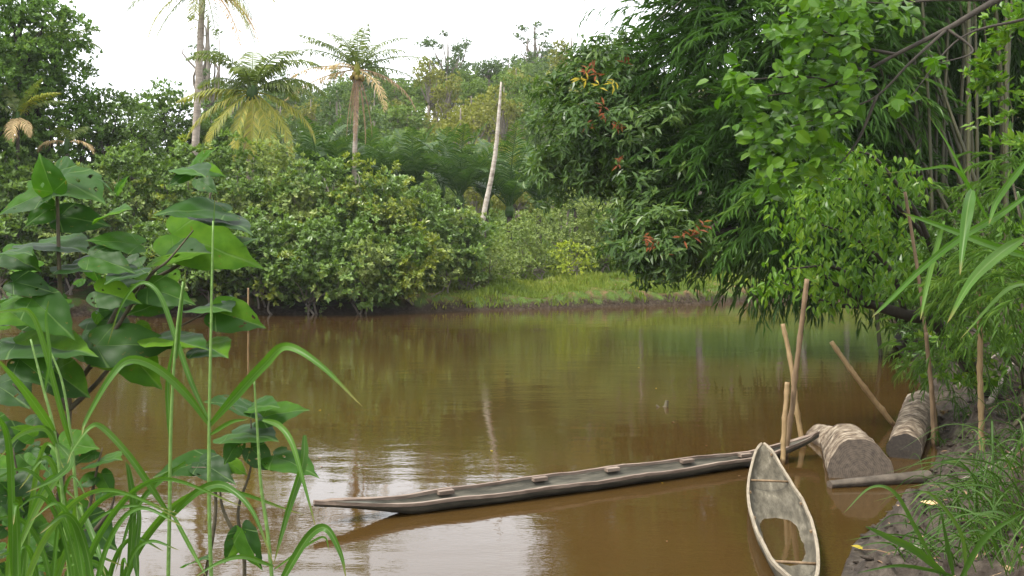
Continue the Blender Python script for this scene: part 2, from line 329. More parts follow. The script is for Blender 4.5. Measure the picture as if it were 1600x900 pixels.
def water_material(name, c1, c2, amp=1.0):
    m, ns, lk = newmat(name)
    g = ns.new('ShaderNodeNewGeometry'); pos = g.outputs['Position']
    mp = ns.new('ShaderNodeMapping'); mp.inputs['Scale'].default_value = (.55, 1.0, 1); mp.inputs['Rotation'].default_value = (0, 0, math.radians(8)); lk.new(pos, mp.inputs[0])
    big = tex_chain(ns, lk, .16, pos, 3); rp = ramp(ns, [(.35, c1), (.65, c2)]); lk.new(big.outputs[0], rp.inputs[0])
    p = ns.new('ShaderNodeBsdfPrincipled'); lk.new(rp.outputs[0], p.inputs['Base Color'])
    p.inputs['Roughness'].default_value = .03; p.inputs['IOR'].default_value = 1.33
    swell = tex_chain(ns, lk, .9, mp.outputs[0], 2); rip = tex_chain(ns, lk, 5.5, mp.outputs[0], 3); fine = tex_chain(ns, lk, 22, mp.outputs[0], 2)
    calm = tex_chain(ns, lk, .22, mp.outputs[0], 2); cm = ns.new('ShaderNodeMapRange'); cm.inputs[1].default_value = .42; cm.inputs[2].default_value = .62; cm.inputs[3].default_value = .25; cm.inputs[4].default_value = 1.0; lk.new(calm.outputs[0], cm.inputs[0])
    prev = None
    for tex, dist in ((swell, .009 * amp), (rip, .0034 * amp), (fine, .0006 * amp)):
        b = ns.new('ShaderNodeBump'); b.inputs['Distance'].default_value = dist
        if tex is swell: b.inputs['Strength'].default_value = 1.0
        else: lk.new(cm.outputs[0], b.inputs['Strength'])
        lk.new(tex.outputs[0], b.inputs['Height'])
        if prev: lk.new(prev.outputs[0], b.inputs['Normal'])
        prev = b
    lk.new(prev.outputs[0], p.inputs['Normal'])
    o = ns.new('ShaderNodeOutputMaterial'); lk.new(p.outputs[0], o.inputs[0]); return m
M['water'] = water_material('muddy_river_water', (.037, .0200, .0052), (.048, .0270, .0075))
M['bilge'] = water_material('still_muddy_water', (.038, .023, .008), (.050, .030, .011), .3)

# ------------------------------------------------------------------ terrain and river
near_shore = [(-80, 1.5), (-30, 3.0), (-10, 4.2), (-4, 4.7), (-1.5, 4.8), (0.5, 5.1), (1.7, 6.2), (2.45, 7.5), (2.95, 8.6), (3.75, 9.8), (4.7, 11.2), (5.75, 13.4), (6.9, 16.2), (8.3, 20.5), (10.7, 27.8), (14.8, 39), (20, 47), (30, 52), (80, 58)]
far_shore = [(80, 76), (34, 68), (22, 60), (17, 56.5), (12.6, 54), (9, 51.5), (6, 49.5), (3, 47.5), (-1, 45.8), (-4, 44), (-8, 43.2), (-12, 42.2), (-20, 41), (-80, 36)]
poly = np.array(near_shore + far_shore, float)

def shore_dist(X, Y, line):
    d = np.full(X.shape, 1e9); L = np.array(line, float)
    for a, b in zip(L[:-1], L[1:]):
        e = b - a; t = np.clip(((X - a[0]) * e[0] + (Y - a[1]) * e[1]) / (e @ e), 0, 1)
        d = np.minimum(d, np.hypot(X - a[0] - t * e[0], Y - a[1] - t * e[1]))
    return d

def in_river(X, Y):
    c = np.zeros(X.shape, bool); n = len(poly); j = n - 1
    for i in range(n):
        xi, yi = poly[i]; xj, yj = poly[j]
        if yi != yj: c ^= ((yi > Y) != (yj > Y)) & (X < (xj - xi) * (Y - yi) / (yj - yi) + xi)
        j = i
    return c

def sst(a, b, x):
    t = np.clip((x - a) / (b - a), 0, 1); return t * t * (3 - 2 * t)

def height(X, Y):
    X = np.asarray(X, float); Y = np.asarray(Y, float)
    dn = shore_dist(X, Y, near_shore); df = shore_dist(X, Y, far_shore); inside = in_river(X, Y)
    wob = 0.5 * fbm(X, Y, 3, 3, 0.8)
    d = df + wob * sst(0, 1.5, df) * .6
    edge = .62 + .35 * fbm(X, Y * 0.2, 11, 3, .6)
    hf = edge * sst(0.0, .7, d) + .5 * sst(.5, 6, d) + .9 * sst(6, 30, d) + (.16 * fbm(X, Y, 31, 3, 1.7) + .10 * fbm(X, Y, 32, 2, .5)) * sst(.2, 1.2, d)
    ang = sst(-75, 10, X)
    hill = sst(72, 165, Y) * (13 + 9.5 * ang) + sst(60, 100, Y) * 1.2
    hf = hf + hill + sst(70, 100, Y) * fbm(X, Y, 5, 2, .05) * 1.5
    nearcam = np.exp(-((X / 3.2) ** 2 + (Y / 5.0) ** 2))
    hn = .30 * dn * (dn < .9) + (dn >= .9) * (.27 + .75 * (dn - .9)) 
    right = sst(.5, 4.0, X) * sst(5.0, 9.0, Y + X * .5)
    hr = np.minimum(hn, 1.9 + .12 * dn)
    hl = .12 + np.minimum(dn, 4) * .17
    hN = hr * right + hl * (1 - right)
    lump = (.12 * fbm(X, Y, 21, 4, 2.6, .6) + .05 * fbm(X, Y, 22, 3, 9, .65) + .018 * fbm(X, Y, 24, 3, 30, .6)) * sst(0, .25, dn) * (Y < 40)
    hN = hN + lump * (1 + .8 * right)
    h = np.where(df < dn, hf, hN)
    bed = -np.minimum(np.minimum(dn, df) * .35, 1.6) - .02
    bed = bed + .025 * fbm(X, Y, 23, 3, 5) * (dn < 2)
    return np.where(inside, bed, h)

def H1(x, y): return float(height(np.array([x]), np.array([y]))[0])

gr = lambda n, L, k: (np.exp(np.linspace(0, 1, n)[1:] * k) - 1) / (math.exp(k) - 1) * L
xs = np.concatenate([2.0 - gr(230, 420, 5.2)[::-1], np.arange(2.0, 8.0, .026), 8.0 + gr(230, 420, 5.2)])
ys = np.concatenate([np.linspace(-12, 5.2, 40, endpoint=False), np.arange(5.2, 15, .03), 15 + gr(420, 445, 3.4)])
# denser rows where the mud bank lies
X, Y = np.meshgrid(xs, ys); Z = height(X, Y)
nx, ny = len(xs), len(ys)
idx = (np.arange(ny - 1)[:, None] * nx + np.arange(nx - 1)[None])
Q = np.stack([idx, idx + 1, idx + nx + 1, idx + nx], -1).reshape(-1, 4)
gm = mesh_np('ground', np.stack([X, Y, Z], -1).reshape(-1, 3), [Q], M['ground'], True)
go = bpy.data.objects.new('ground', gm); col.objects.link(go); tag(go, 'muddy river banks with wooded hill rising behind', kind='structure')
# one sheet of river water, its rim tucked under the banks
c0 = poly.mean(0); rim = []
for (x, y) in near_shore: rim.append((x + (1.2 if x > 1 else 0), y - 1.2, 0))
for (x, y) in far_shore: rim.append((x, y + 1.6, 0))
g = Geo(); g.add(rim, [np.arange(len(rim))[None]]); wo = g.obj('river_water', M['water']); tag(wo, 'brown muddy river water', kind='structure')

# ------------------------------------------------------------------ shrubs and trees of the far bank
def leafy(name, label, cat, seed, px, D, lobes, mat, dens=9, m=7, L=.19, wf=.55, group=None, trunk=.09, bark='bark', stems=1, mat2=None, frac2=0, amp=.22, inner=.55, tmpl=DIAMOND, spread=(.5, 1.35), droop=0.0, cull=.72, clump=6, clump_r=.42, fork_at=None):
    """a leafy plant whose crown is the union of the given lobes (world coordinates)"""
    rng = np.random.RandomState(seed)
    bx = (px - 800) / F * D; bz = H1(bx, D); base = np.array([bx, D, bz])
    root = thing(name, label, cat, base, group)
    P, A = shell_points(rng, lobes, dens * 1.5 / clump, inner, amp, cull)
    # break the surface up: thin out some patches
    if clump > 1:
        cs = clump_r * rng.uniform(.6, 1.3, (len(P), 1, 1)); off = rng.normal(0, 1, (len(P), clump, 3)); off = nz(off) * rng.rand(len(P), clump, 1) ** .4; off[..., 2] = np.abs(off[..., 2]) * .75
        off = off + A[:, None] * .25; A = nz(off + A[:, None] * .5 + [0, 0, .25]).reshape(-1, 3); P = (P[:, None] + off * cs).reshape(-1, 3)
    f = fbm(P[:, 0] + P[:, 2] * .6, P[:, 2] * 1.3 + P[:, 1], seed, 2, 1.6)
    keep = rng.rand(len(P)) < np.clip(.75 + f * .55, .25, 1)
    P, A = P[keep], A[keep]
    k2 = P[:, 2] > .12; P, A = P[k2], A[k2]
    g = Geo()
    if mat2:
        sel = fbm(P[:, 0], P[:, 2] + P[:, 1] * .5, seed + 9, 2, 1.1) > (1 - 2 * frac2) * .7
        rosettes(g, rng, P[~sel], A[~sel], m, L, wf, spread, tmpl, droop)
        g2 = Geo(); rosettes(g2, rng, P[sel], A[sel], m, L, wf, spread, tmpl, droop)
        g2.obj('flushing_foliage', M[mat2], root, base)
    else: rosettes(g, rng, P, A, m, L, wf, spread, tmpl, droop)
    g.obj('crown', M[mat], root, base)
    t = Geo(); lo = np.asarray(lobes)
    low = lo[:, 2].min(); fork_z = max(bz + .5, low * .55 + bz * .45)
    for s in range(stems):
        b = base + np.array([rng.uniform(-.5, .5), rng.uniform(-.3, .3), -.15]) * (stems > 1) - np.array([0, 0, .1])
        fork = np.array([lo[:, 0].mean() * .6 + base[0] * .4 + rng.uniform(-.6, .6) * (stems > 1), lo[:, 1].mean() * .5 + base[1] * .5, fork_z])
        if fork_at is not None: fork = np.array(fork_at)
        t.tube(curve([b, (b + fork) / 2 + rng.normal(0, .08, 3), fork], 7), np.array([trunk, trunk * .75]), 7)
        limbs(t, rng, fork, lo[s::stems, :3], trunk * .7, 5)
    t.obj('trunk', M[bark], root, base, True)
    return root

def mound(rng, px, top, hw, D, bot=None, n=16, depth=None, rr=.36, jit=1.0):
    """lobes filling a rounded mass: px centre, top row, half width (all in photograph pixels at distance D)"""
    cx = (px - 800) / F * D; W = hw / F * D; zt = CAMH - (top - HOR) / F * D
    zb = H1(cx, D) + .1 if bot is None else CAMH - (bot - HOR) / F * D
    Hh = (zt - zb) / 2; cz = (zt + zb) / 2; dp = depth or W * .8; L = []
    r = rr * min(W, Hh * 1.15)
    for i in range(n):
        u = nz(rng.normal(size=3)) * rng.rand() ** .35
        if u[2] < -.2: u[:2] *= 1.25
        s = r * rng.uniform(.75, 1.3)
        L.append([cx + u[0] * (W - r * .8), D + u[1] * (dp - r * .5), cz + u[2] * (Hh - r * .75), s * rng.uniform(.9, 1.3), s, s * rng.uniform(.8, 1.05)])
    L.append([cx + W * rng.uniform(-.3, .3), D, zt - r * .8, r, r, r * .8])
    return L

BG = 'leafy mangrove shrubs along the far bank'
SHR = [  # px, top, half width, D, style, bottom row, label
 (15, 262, 85, 41.5, 'mangrove', None, 'dense green shrub at the far left edge of the far bank'),
 (105, 262, 80, 42.5, 'mangrove', None, 'green bank shrub behind the heart shaped foreground leaves'),
 (195, 232, 85, 44.0, 'mangrove', None, 'tall green shrub below the small straw coloured palm fronds'),
 (280, 226, 70, 45.0, 'mangrove_y', None, 'shrub with a spray of bright yellow leaves near its top'),
 (350, 222, 66, 46.5, 'mangrove', None, 'tall round shrub under the foot of the tallest coconut palm'),
 (415, 222, 66, 46.5, 'mangrove_g', None, 'silvery green shrub directly under the drooping coconut fronds'),
 (478, 252, 66, 45.8, 'mangrove', None, 'shrub standing left of the straight coconut palm foot'),
 (540, 250, 66, 46.0, 'mangrove_y', None, 'yellowish topped shrub in front of the straight coconut palm'),
 (602, 262, 62, 46.2, 'mangrove_y', None, 'yellow green shrub in front of the dark sago fronds'),
 (662, 292, 60, 47.0, 'mangrove', None, 'sloping shoulder shrub left of the bare pale trunk'),
 (722, 332, 56, 48.5, 'mangrove_g', None, 'grey green shrub hiding the foot of the bare pale trunk'),
 (240, 350, 80, 41.6, 'mangrove', 488, 'low shrub at the water behind the two arching reed blades'),
 (325, 335, 75, 41.9, 'mangrove', 488, 'low shrub at the water just right of the large dark leaf'),
 (410, 335, 78, 42.2, 'mangrove_y', 484, 'olive shrub over the dark mud of the far bank'),
 (490, 350, 75, 42.3, 'mangrove', 497, 'shrub trailing its branches down to the far waterline'),
 (565, 360, 72, 42.7, 'mangrove', 497, 'shrub with yellow tufts hanging low over the water'),
 (636, 365, 56, 43.8, 'mangrove_y', 482, 'shrub beside the dead branches lying at the waterline'),
 (372, 275, 75, 45.0, 'mangrove', None, 'mid height shrub filling the bank behind the olive shrub'),
 (455, 290, 75, 45.0, 'mangrove_g', None, 'mid height silvery shrub above the trailing branches'),
 (540, 305, 72, 45.2, 'mangrove', None, 'mid height shrub above the low hanging yellow tufts'),
 (615, 320, 60, 45.8, 'mangrove', None, 'mid height shrub above the dead branches'),
]
for i, (px, top, hw, D, st, bot, lab) in enumerate(SHR):
    rng = np.random.RandomState(100 + i)
    lob = mound(rng, px, top, hw, D, bot, n=17, rr=.33)
    second = {'mangrove': ('mangrove_g', .3), 'mangrove_y': ('mangrove', .5), 'mangrove_g': ('mangrove', .4)}[st]
    leafy('mangrove_shrub', lab, 'shrub', 200 + i, px, D + .6, lob, st, dens=10, m=8, L=.23, wf=.6, clump_r=.55, group=BG, stems=3, trunk=.055, bark='bark', mat2=second[0], frac2=second[1])

# sparse scrub on the open bank
for i, (px, top, hw, D, st, bot, lab, dens) in enumerate([
 (690, 372, 52, 46.6, 'mangrove_g', 455, 'thin grey green bush with bare twigs at the start of the grassy bank', 10),
 (755, 368, 52, 49.0, 'mangrove_g', 462, 'sparse see through bush standing at the edge of the grassy bank', 9),
 (735, 430, 26, 47.6, 'mangrove_g', 478, 'small upright sapling rooted at the waterline below the sparse bush', 10),
 (815, 335, 50, 57, 'mangrove_g', None, 'grey green bush between bare pale trunk and round bush', 12),
 (880, 302, 70, 60, 'mangrove_g', 428, 'large round grey green bush on the grassy bank', 13),
 (950, 320, 56, 60, 'mangrove_g', 428, 'round bush touching the hanging tree with red leaves', 13),
 (790, 388, 44, 51.5, 'mangrove_g', 448, 'low grey green bush nearest the foot of the bare pale trunk', 9),
 (845, 392, 42, 56, 'mangrove_g', 440, 'low greyish bush left of the bright yellow green one', 10),
 (893, 385, 36, 55, 'lemon', 440, 'small bright yellow green bush on the grassy bank', 10)]):
    rng = np.random.RandomState(150 + i)
    if st == 'lemon' and 'lemon' not in M:
        M['lemon'] = leafmat('yellow_green_leaves', [(0, G(.12, .18, .02)), (.5, G(.20, .28, .03)), (1, G(.34, .38, .05))])
    lob = mound(rng, px, top, hw, D, bot, n=13, rr=.36)
    leafy('bush', lab, 'bush', 250 + i, px, D, lob, st, dens=dens, m=6, L=.17, stems=3, trunk=.04, bark='bark')

# tall trees at the left
TL = [
 (30, -70, 105, 46, 190, 'fresh', 'tall fresh green tree at the upper left corner', .20),
 (-60, 40, 100, 43, 300, 'fresh', 'leafy tree cut by the left edge of the view', .18),
 (75, 95, 75, 45.5, 330, 'fresh', 'green tree under the small palm tuft at upper left', .15),
 (140, 108, 62, 48, 300, 'dark', 'dark crowned tree right of the small palm tuft', .15),
 (40, 200, 85, 43.6, 380, 'dark', 'dark leafy tree framing the straw coloured dead fronds', .14),
 (262, 135, 62, 60, 300, 'dark', 'dark twiggy tree left of the tallest coconut trunk', .15),
 (208, 160, 50, 56, 300, 'mangrove', 'mid green tree between dark crowned tree and twiggy tree', .14),
 (335, 170, 45, 62, 280, 'dark', 'dark tree behind the tallest coconut trunk', .14),
]
for i, (px, top, hw, D, bot, st, lab, tr) in enumerate(TL):
    rng = np.random.RandomState(300 + i)
    lob = mound(rng, px, top, hw, D, bot, n=20, rr=.30)
    leafy('broadleaf_tree', lab, 'tree', 320 + i, px, D, lob, st, dens=15, m=7, L=.22, clump_r=.6, trunk=tr, bark='bark_d', mat2='fresh' if st == 'dark' else None, frac2=.25, amp=.28)

# ------------------------------------------------------------------ palms
def frond_geo(L, elev, droop, rng, n=46, ll=.75, lw=.05, hang=.55, twist=0.0, gap=0.0, vshape=.35):
    """one pinnate frond in the xz plane, growing towards +x from the origin"""
    k = 16; s = np.linspace(0, 1, k); ang = elev - droop * s ** 1.4
    d = L / (k - 1); P = np.zeros((k, 3))
    for i in range(1, k):
        a = ang[i]; P[i] = P[i - 1] + d * np.array([math.cos(a), 0, math.sin(a)])
    P[:, 1] += twist * s ** 2 * L
    g = Geo(); g.tube(P, np.array([.035, .02, .006]) * L / 4.5 * 1.5, 5)
    t = np.linspace(.14, .99, n)
    Pi = np.stack([np.interp(t, s, P[:, j]) for j in range(3)], -1)
    T = nz(np.stack([np.interp(t, s, np.gradient(P[:, j])) for j in range(3)], -1))
    side = np.array([0, 1.0, 0]); upv = nz(np.cross(T, side)); upv = -upv if upv[0][2] < 0 else upv
    prof = np.sin(np.clip(t * 1.02, 0, 1) * math.pi * .86 + .35) ** .7
    for sg in (-1, 1):
        kk = rng.rand(n) > gap
        D1 = T * .55 + sg * side * .85 + upv * vshape + rng.normal(0, .07, (n, 3)); D1[:, 2] -= hang * .5; D1 = nz(D1)
        D2 = D1.copy(); D2[:, 2] -= hang * 1.1; D2 = nz(D2)
        Lf = ll * prof * rng.uniform(.85, 1.1, n)
        wv = np.cross(D1, upv); wv = nz(wv) * lw / 2
        a = Pi - T * 0; m1 = Pi + D1 * (Lf * .5)[:, None]; e = m1 + D2 * (Lf * .5)[:, None]
        wv2 = nz(T) * lw * .5
        V = np.stack([a - wv2 * .6, a + wv2 * .6, m1 + wv2, m1 - wv2, e], 1)[kk]
        o = (np.arange(len(V)) * 5)[:, None]
        g.add(V.reshape(-1, 3), [np.array([[0, 1, 2, 3]]) + o, np.array([[3, 2, 4]]) + o])
    return g

def palm(name, label, base, top, r, fronds, group=None, mat_trunk='bark_p', nuts=True, seed=1, bend=(0, 0), L=4.6, ll=1.05, lw=.06, shaft=True, hangb=.75):
    """fronds: list of (azimuth deg, elevation deg, droop deg, length factor, material, gap)"""
    rng = np.random.RandomState(seed); base = np.array(base, float); top = np.array(top, float)
    root = thing(name, label, 'palm', base, group)
    mid = (base + top) / 2 + np.array([bend[0], bend[1], 0])
    g = Geo(); pts = curve([base - [0, 0, .3], mid, top], 26)
    rr = np.interp(np.linspace(0, 1, len(pts)), [0, .06, .9, 1], [r * 1.45, r, r * .78, r * .7])
    rr = rr * (1 + .05 * np.sin(np.arange(len(pts)) * 2.4))
    g.tube(pts, rr, 10, lump=.04); g.obj('trunk', M[mat_trunk], root, base, True)
    h = Geo(); h.tube(curve([top - [0, 0, .35], top + [0, 0, .1], top + [0, 0, .7]], 6), np.array([r * 1.1, r * 1.5, r * .3]), 8, lump=.2)
    h.obj('crown_shaft', M['palm_y'] if shaft else M['sago'], root, base, True)
    for (az_, el_, dr_, lf, mt, gap) in fronds:
        dead = mt in ('palm_dead',) and el_ < -40
        f = frond_geo(L * lf, math.radians(el_), math.radians(dr_), rng, n=int((48 if hangb > .5 else 40) * lf), ll=ll * (.55 if dead else 1), lw=lw, hang=1.1 if dead else hangb * (1 + rng.rand() * .7), twist=rng.uniform(-.08, .08), gap=gap, vshape=.1 if dead else .35)
        name_ = 'dead_frond' if dead else 'frond'
        o = f.obj(name_, M[mt], root, (0, 0, 0))
        o.location = tuple(top - base + [0, 0, .15]); o.rotation_euler = (0, 0, math.radians(az_))
    if nuts:
        for k in range(9):
            a = k * 2.4; q = top + np.array([math.cos(a) * r * 1.9, math.sin(a) * r * 1.9, -.15 - .35 * rng.rand()])
            c = Geo(); c.tube(np.array([q + [0, 0, z] for z in (.17, .13, 0, -.12, -.17)]), np.array([.03, .11, .145, .10, .02]), 8)
            c.obj('coconut', M['coco'], root, base, True)
    return root

rng = np.random.RandomState(7)
# azimuth 0 = right (+x), 180 = left, 270 = towards the camera, 90 = away
D = 55
b = at(293, 225, D); b[2] = H1(b[0], D); t = at(317, -22, D)
palm('coconut_palm', 'tallest coconut palm with pale trunk leaving the top of the photo', b, t, .23,
     [(165, 40, 100, 1, 'palm', .1), (185, 5, 60, 1, 'palm', .05), (10, 30, 75, 1, 'palm', .1), (350, 5, 50, 1.05, 'palm_y', .1), (200, -25, 55, 1.0, 'palm_y', .25), (215, -40, 30, .95, 'palm', .2),
      (330, -12, 62, 1.1, 'palm_y', .1), (320, -28, 52, 1.12, 'palm_o', .15), (345, -22, 60, 1.15, 'palm_o', .15), (300, -40, 45, .9, 'palm', .1), (270, -45, 40, .8, 'palm_y', .2), (60, 20, 80, 1, 'palm', .1),
      (120, 20, 80, 1, 'palm', .1), (90, 55, 90, 1, 'palm', 0), (0, 60, 90, 1, 'palm', 0), (180, 65, 90, 1, 'palm', 0), (270, 65, 90, 1, 'palm', 0), (240, 10, 80, 1, 'palm', .1), (295, 30, 80, 1, 'palm', .1), (30, -20, 60, 1, 'palm', .1)], seed=11, bend=(.05, 0), L=4.6)
D = 50
b = at(385, 225, D); b[2] = H1(b[0], D); t = at(394, 148, D)
palm('coconut_palm', 'short full coconut palm with yellow drooping fronds beside the tallest palm', b, t, .22,
     [(100, 78, 60, .8, 'palm', 0), (75, 66, 85, .95, 'palm', 0), (175, 62, 80, 1.0, 'palm', .05), (8, 62, 90, 1.0, 'palm', 0), (20, 38, 85, 1.0, 'palm', 0), (350, 22, 62, .85, 'palm', 0), (0, -8, 70, 1.05, 'palm_y', .05),
      (335, -30, 55, 1.1, 'palm_y', 0), (310, -38, 48, 1.05, 'palm_y', 0), (180, 8, 35, .95, 'palm_y', 0), (200, -15, 55, 1.05, 'palm_y', 0), (225, -32, 48, 1.05, 'palm_y', 0), (250, -48, 35, 1.0, 'palm_y', 0), (278, -62, 22, .9, 'palm_dead', 0), (288, -50, 38, .95, 'palm_y', 0),
      (160, 40, 75, .85, 'palm', 0), (60, 35, 80, .9, 'palm', 0), (130, 30, 80, .9, 'palm', 0), (265, 50, 90, .8, 'palm', 0), (210, 68, 85, .9, 'palm', 0), (330, 66, 85, .95, 'palm', 0)], seed=12, L=4.1, nuts=False, ll=1.1, lw=.085, shaft=False)
D = 60
b = at(549, 300, D); b[2] = H1(b[0], D); t = at(558, 112, D)
palm('coconut_palm', 'straight coconut palm with coconuts and brown dead fronds hanging down its trunk', b, t, .17,
     [(170, 55, 62, .85, 'palm', .2), (15, 62, 62, .8, 'palm', .1), (100, 75, 45, .8, 'palm', .1), (200, 35, 60, .95, 'palm', .3), (185, 48, 40, .85, 'palm', .25), (340, 42, 65, .75, 'palm', .1), (0, 25, 42, .95, 'palm', .3), (10, 12, 62, .95, 'palm', .35),
      (190, 12, 55, .95, 'palm_pale', .3), (180, -8, 35, 1.0, 'palm_pale', .45), (350, -8, 62, .95, 'palm_dead', .3), (320, -20, 58, .85, 'palm_pale', .3), (230, 20, 80, .6, 'palm_pale', .2), (75, 60, 60, .8, 'palm', .1), (140, 68, 50, .75, 'palm', .1), (290, 70, 45, .65, 'palm', .1), (250, 62, 55, .6, 'palm', .1),
      (195, -76, 12, .85, 'palm_dead', .1), (350, -78, 10, .95, 'palm_dead', .1), (270, -82, 6, .9, 'palm_dead', .1), (0, -70, 18, .85, 'palm_dead', .2), (210, -80, 8, .7, 'palm_dead', .1)], seed=13, L=4.9, ll=.9, lw=.07)
# small palms among the left trees
for i, (px, py, D, lab, fr) in enumerate([
  (92, 78, 49, 'small feathery palm tuft among the upper left trees', [(10, 55, 70, .8, 'palm', 0), (170, 60, 70, .6, 'palm', 0), (0, 30, 75, .8, 'palm', 0), (190, 40, 70, .6, 'palm', 0), (280, 60, 60, .6, 'palm', 0), (90, 70, 40, .7, 'palm', 0), (330, 45, 80, .7, 'palm', 0)]),
  (28, 190, 42.6, 'young palm with one straw coloured dead frond at the left', [(0, 70, 30, .7, 'palm', 0), (150, 70, 40, .7, 'palm', 0), (40, 50, 60, .8, 'palm', 0), (200, 50, 60, .6, 'palm', 0), (350, 55, 60, .8, 'palm_y', 0), (280, -10, 95, .55, 'palm_pale', 0), (320, 0, 95, .5, 'palm_pale', 0)]),
  (105, 228, 43.6, 'small palm frond pair with straw tips above the bank shrubs', [(180, 20, 85, .5, 'palm_pale', .1), (0, 20, 95, .5, 'palm_pale', .1), (60, 60, 50, .5, 'palm', 0), (270, 60, 50, .35, 'palm', 0)])]):
    b = at(px, 300, D); b[2] = H1(b[0], D); t = at(px, py, D)
    palm('small_palm', lab, b, t, .09, fr, seed=40 + i, L=2.9, ll=.55, nuts=False, mat_trunk='bark_d', shaft=False)
# sago palms in front of the hill
for i, (px, py, D, sc) in enumerate([(498, 285, 63, .9), (532, 300, 61, .7), (592, 300, 66, .85), (645, 305, 64, 1.0), (718, 315, 62, 1.12), (760, 320, 70, 1.0), (796, 330, 62, 1.15), (842, 325, 66, 1.0), (575, 290, 72, .9), (690, 300, 72, 1.0), (900, 320, 70, .9)]):
    b = at(px, 350, D); b[2] = H1(b[0], D); t = at(px, py, D); rngp = np.random.RandomState(60 + i); fr = []
    for k in range(11):
        fr.append((k * 137.5 + rngp.uniform(-15, 15), 86 - k * 3.6 + rngp.uniform(-5, 5), 28 + k * 3.5 + rngp.uniform(0, 18), rngp.uniform(.8, 1.05), 'sago', 0))
    labs = ['sago palm left of the straight coconut palm', 'low sago palm at the foot of the straight coconut palm', 'dark sago palm right of the straight coconut palm', 'arching sago palm midway between the coconut palm and the bare trunk',
            'upright sago palm just left of the bare pale trunk', 'sago palm directly behind the bare pale trunk', 'tall fanned sago palm just right of the bare pale trunk', 'sago palm nearest the tree with red leaves',
            'far sago palm behind the yellow green shrub', 'far sago palm behind the upright one left of the bare trunk', 'far sago palm half hidden behind the round grey green bush']
    palm('sago_palm', labs[i], b, t, .2, fr, 'sago palms below the hill', seed=80 + i, L=5.1 * sc, ll=1.15, lw=.10, hangb=.25, nuts=False, mat_trunk='bark_d', shaft=False)

# bare leaning palm trunk
D = 50.5
b = at(752, 345, D); b[2] = H1(b[0], D)
root = thing('bare_trunk', 'bare pale leaning palm trunk without a crown', 'dead tree', b)
g = Geo(); pts = curve([b - [0.55, 0, .1], at(756, 335, D), at(771, 260, D), at(778, 200, D), at(783, 128, D)], 26)
g.tube(pts, np.array([.15, .14, .125, .11, .10, .045]), 9, lump=.08); g.obj('trunk', M['bark_w'], root, b, True)
# ------------------------------------------------------------------ hill forest
def forest_tree(name, label, mat, seed, Hh, R, kind='round', group=None):
    rng = np.random.RandomState(seed); lob = []
    if kind == 'round':
        for k in range(13):
            u = nz(rng.normal(size=3)) * rng.rand() ** .3; u[2] = abs(u[2]) * .9 - .25
            r = R * rng.uniform(.3, .45); lob.append([u[0] * R * .75, u[1] * R * .75, Hh - R * .95 + u[2] * R * .85, r, r, r * .8])
        dens, L, m_ = 3.6, .34, 6
    elif kind == 'tall':
        for k in range(13):
            z = rng.rand(); rr = R * (.9 - .5 * abs(z - .45)); a = rng.rand() * 6.28; r = R * rng.uniform(.3, .42)
            lob.append([math.cos(a) * rr * .6, math.sin(a) * rr * .6, Hh - r - z * Hh * .62, r, r, r * 1.1])
        dens, L, m_ = 3.6, .34, 6
    else:  # airy emergent: small separate tufts
        for k in range(26):
            z = rng.rand(); a = rng.rand() * 6.28; rr = R * (.25 + .75 * math.sin(math.pi * min(1, z * .75 + .22))) * rng.rand() ** .5; r = R * rng.uniform(.10, .19)
            lob.append([math.cos(a) * rr, math.sin(a) * rr, Hh - r - z * Hh * .5, r * 1.25, r * 1.25, r * .7])
        dens, L, m_ = 6, .3, 5
    root = thing(name, label, 'tree', (0, 0, 0), group)
    P, A = shell_points(rng, lob, dens, .4, .25)
    g = Geo(); rosettes(g, rng, P, A, m_, L, .6, (.4, 1.5), DIAMOND, 0, .4); g.obj('crown', M[mat], root)
    t = Geo(); zf = Hh - R * 1.4 if kind == 'round' else Hh * .45
    tr = .022 * Hh; t.tube(curve([(0, 0, -.6), (rng.uniform(-.3, .3), 0, zf * .5), (rng.uniform(-.3, .3), 0, zf)], 8), np.array([tr, tr * .7]), 6)
    if kind != 'round': t.tube(curve([(0, 0, zf), (0, 0, Hh * .8), (0, 0, Hh * .96)], 6), np.array([tr * .7, tr * .2]), 5)
    limbs(t, rng, (0, 0, zf), [l[:3] for l in lob], tr * .45, 4)
    t.obj('trunk', M['bark'], root, (0, 0, 0), True)
    return root

HG = 'forest trees covering the hillside'
protos = [forest_tree('forest_tree', 'rounded dark green tree in the hillside forest', 'hill_a', 400, 10, 3.6, 'round', HG),
          forest_tree('forest_tree', 'rounded mid green tree in the hillside forest', 'hill_b', 401, 9, 3.4, 'round', HG),
          forest_tree('forest_tree', 'olive green rounded tree in the hillside forest', 'hill_c', 402, 9, 3.3, 'round', HG),
          forest_tree('forest_tree', 'tall narrow dark green tree in the hillside forest', 'hill_a', 403, 12, 2.9, 'tall', HG),
          forest_tree('forest_tree', 'tall narrow mid green tree in the hillside forest', 'hill_b', 404, 12, 2.7, 'tall', HG),
          forest_tree('forest_tree', 'tall narrow olive tree in the hillside forest', 'hill_c', 405, 11, 2.6, 'tall', HG)]
rng = np.random.RandomState(77); used = set(); placed = []
tries = 0
while len(placed) < 235 and tries < 14000:
    tries += 1
    D = 76 + 112 * rng.rand() ** .8; px = rng.uniform(330, 1010)
    x = (px - 800) / F * D
    gapd = 2.6 + .011 * D
    if any((x - a) ** 2 + (D - b_) ** 2 * .45 < gapd ** 2 for a, b_ in placed): continue
    placed.append((x, D))
placed.sort(key=lambda q: q[1])
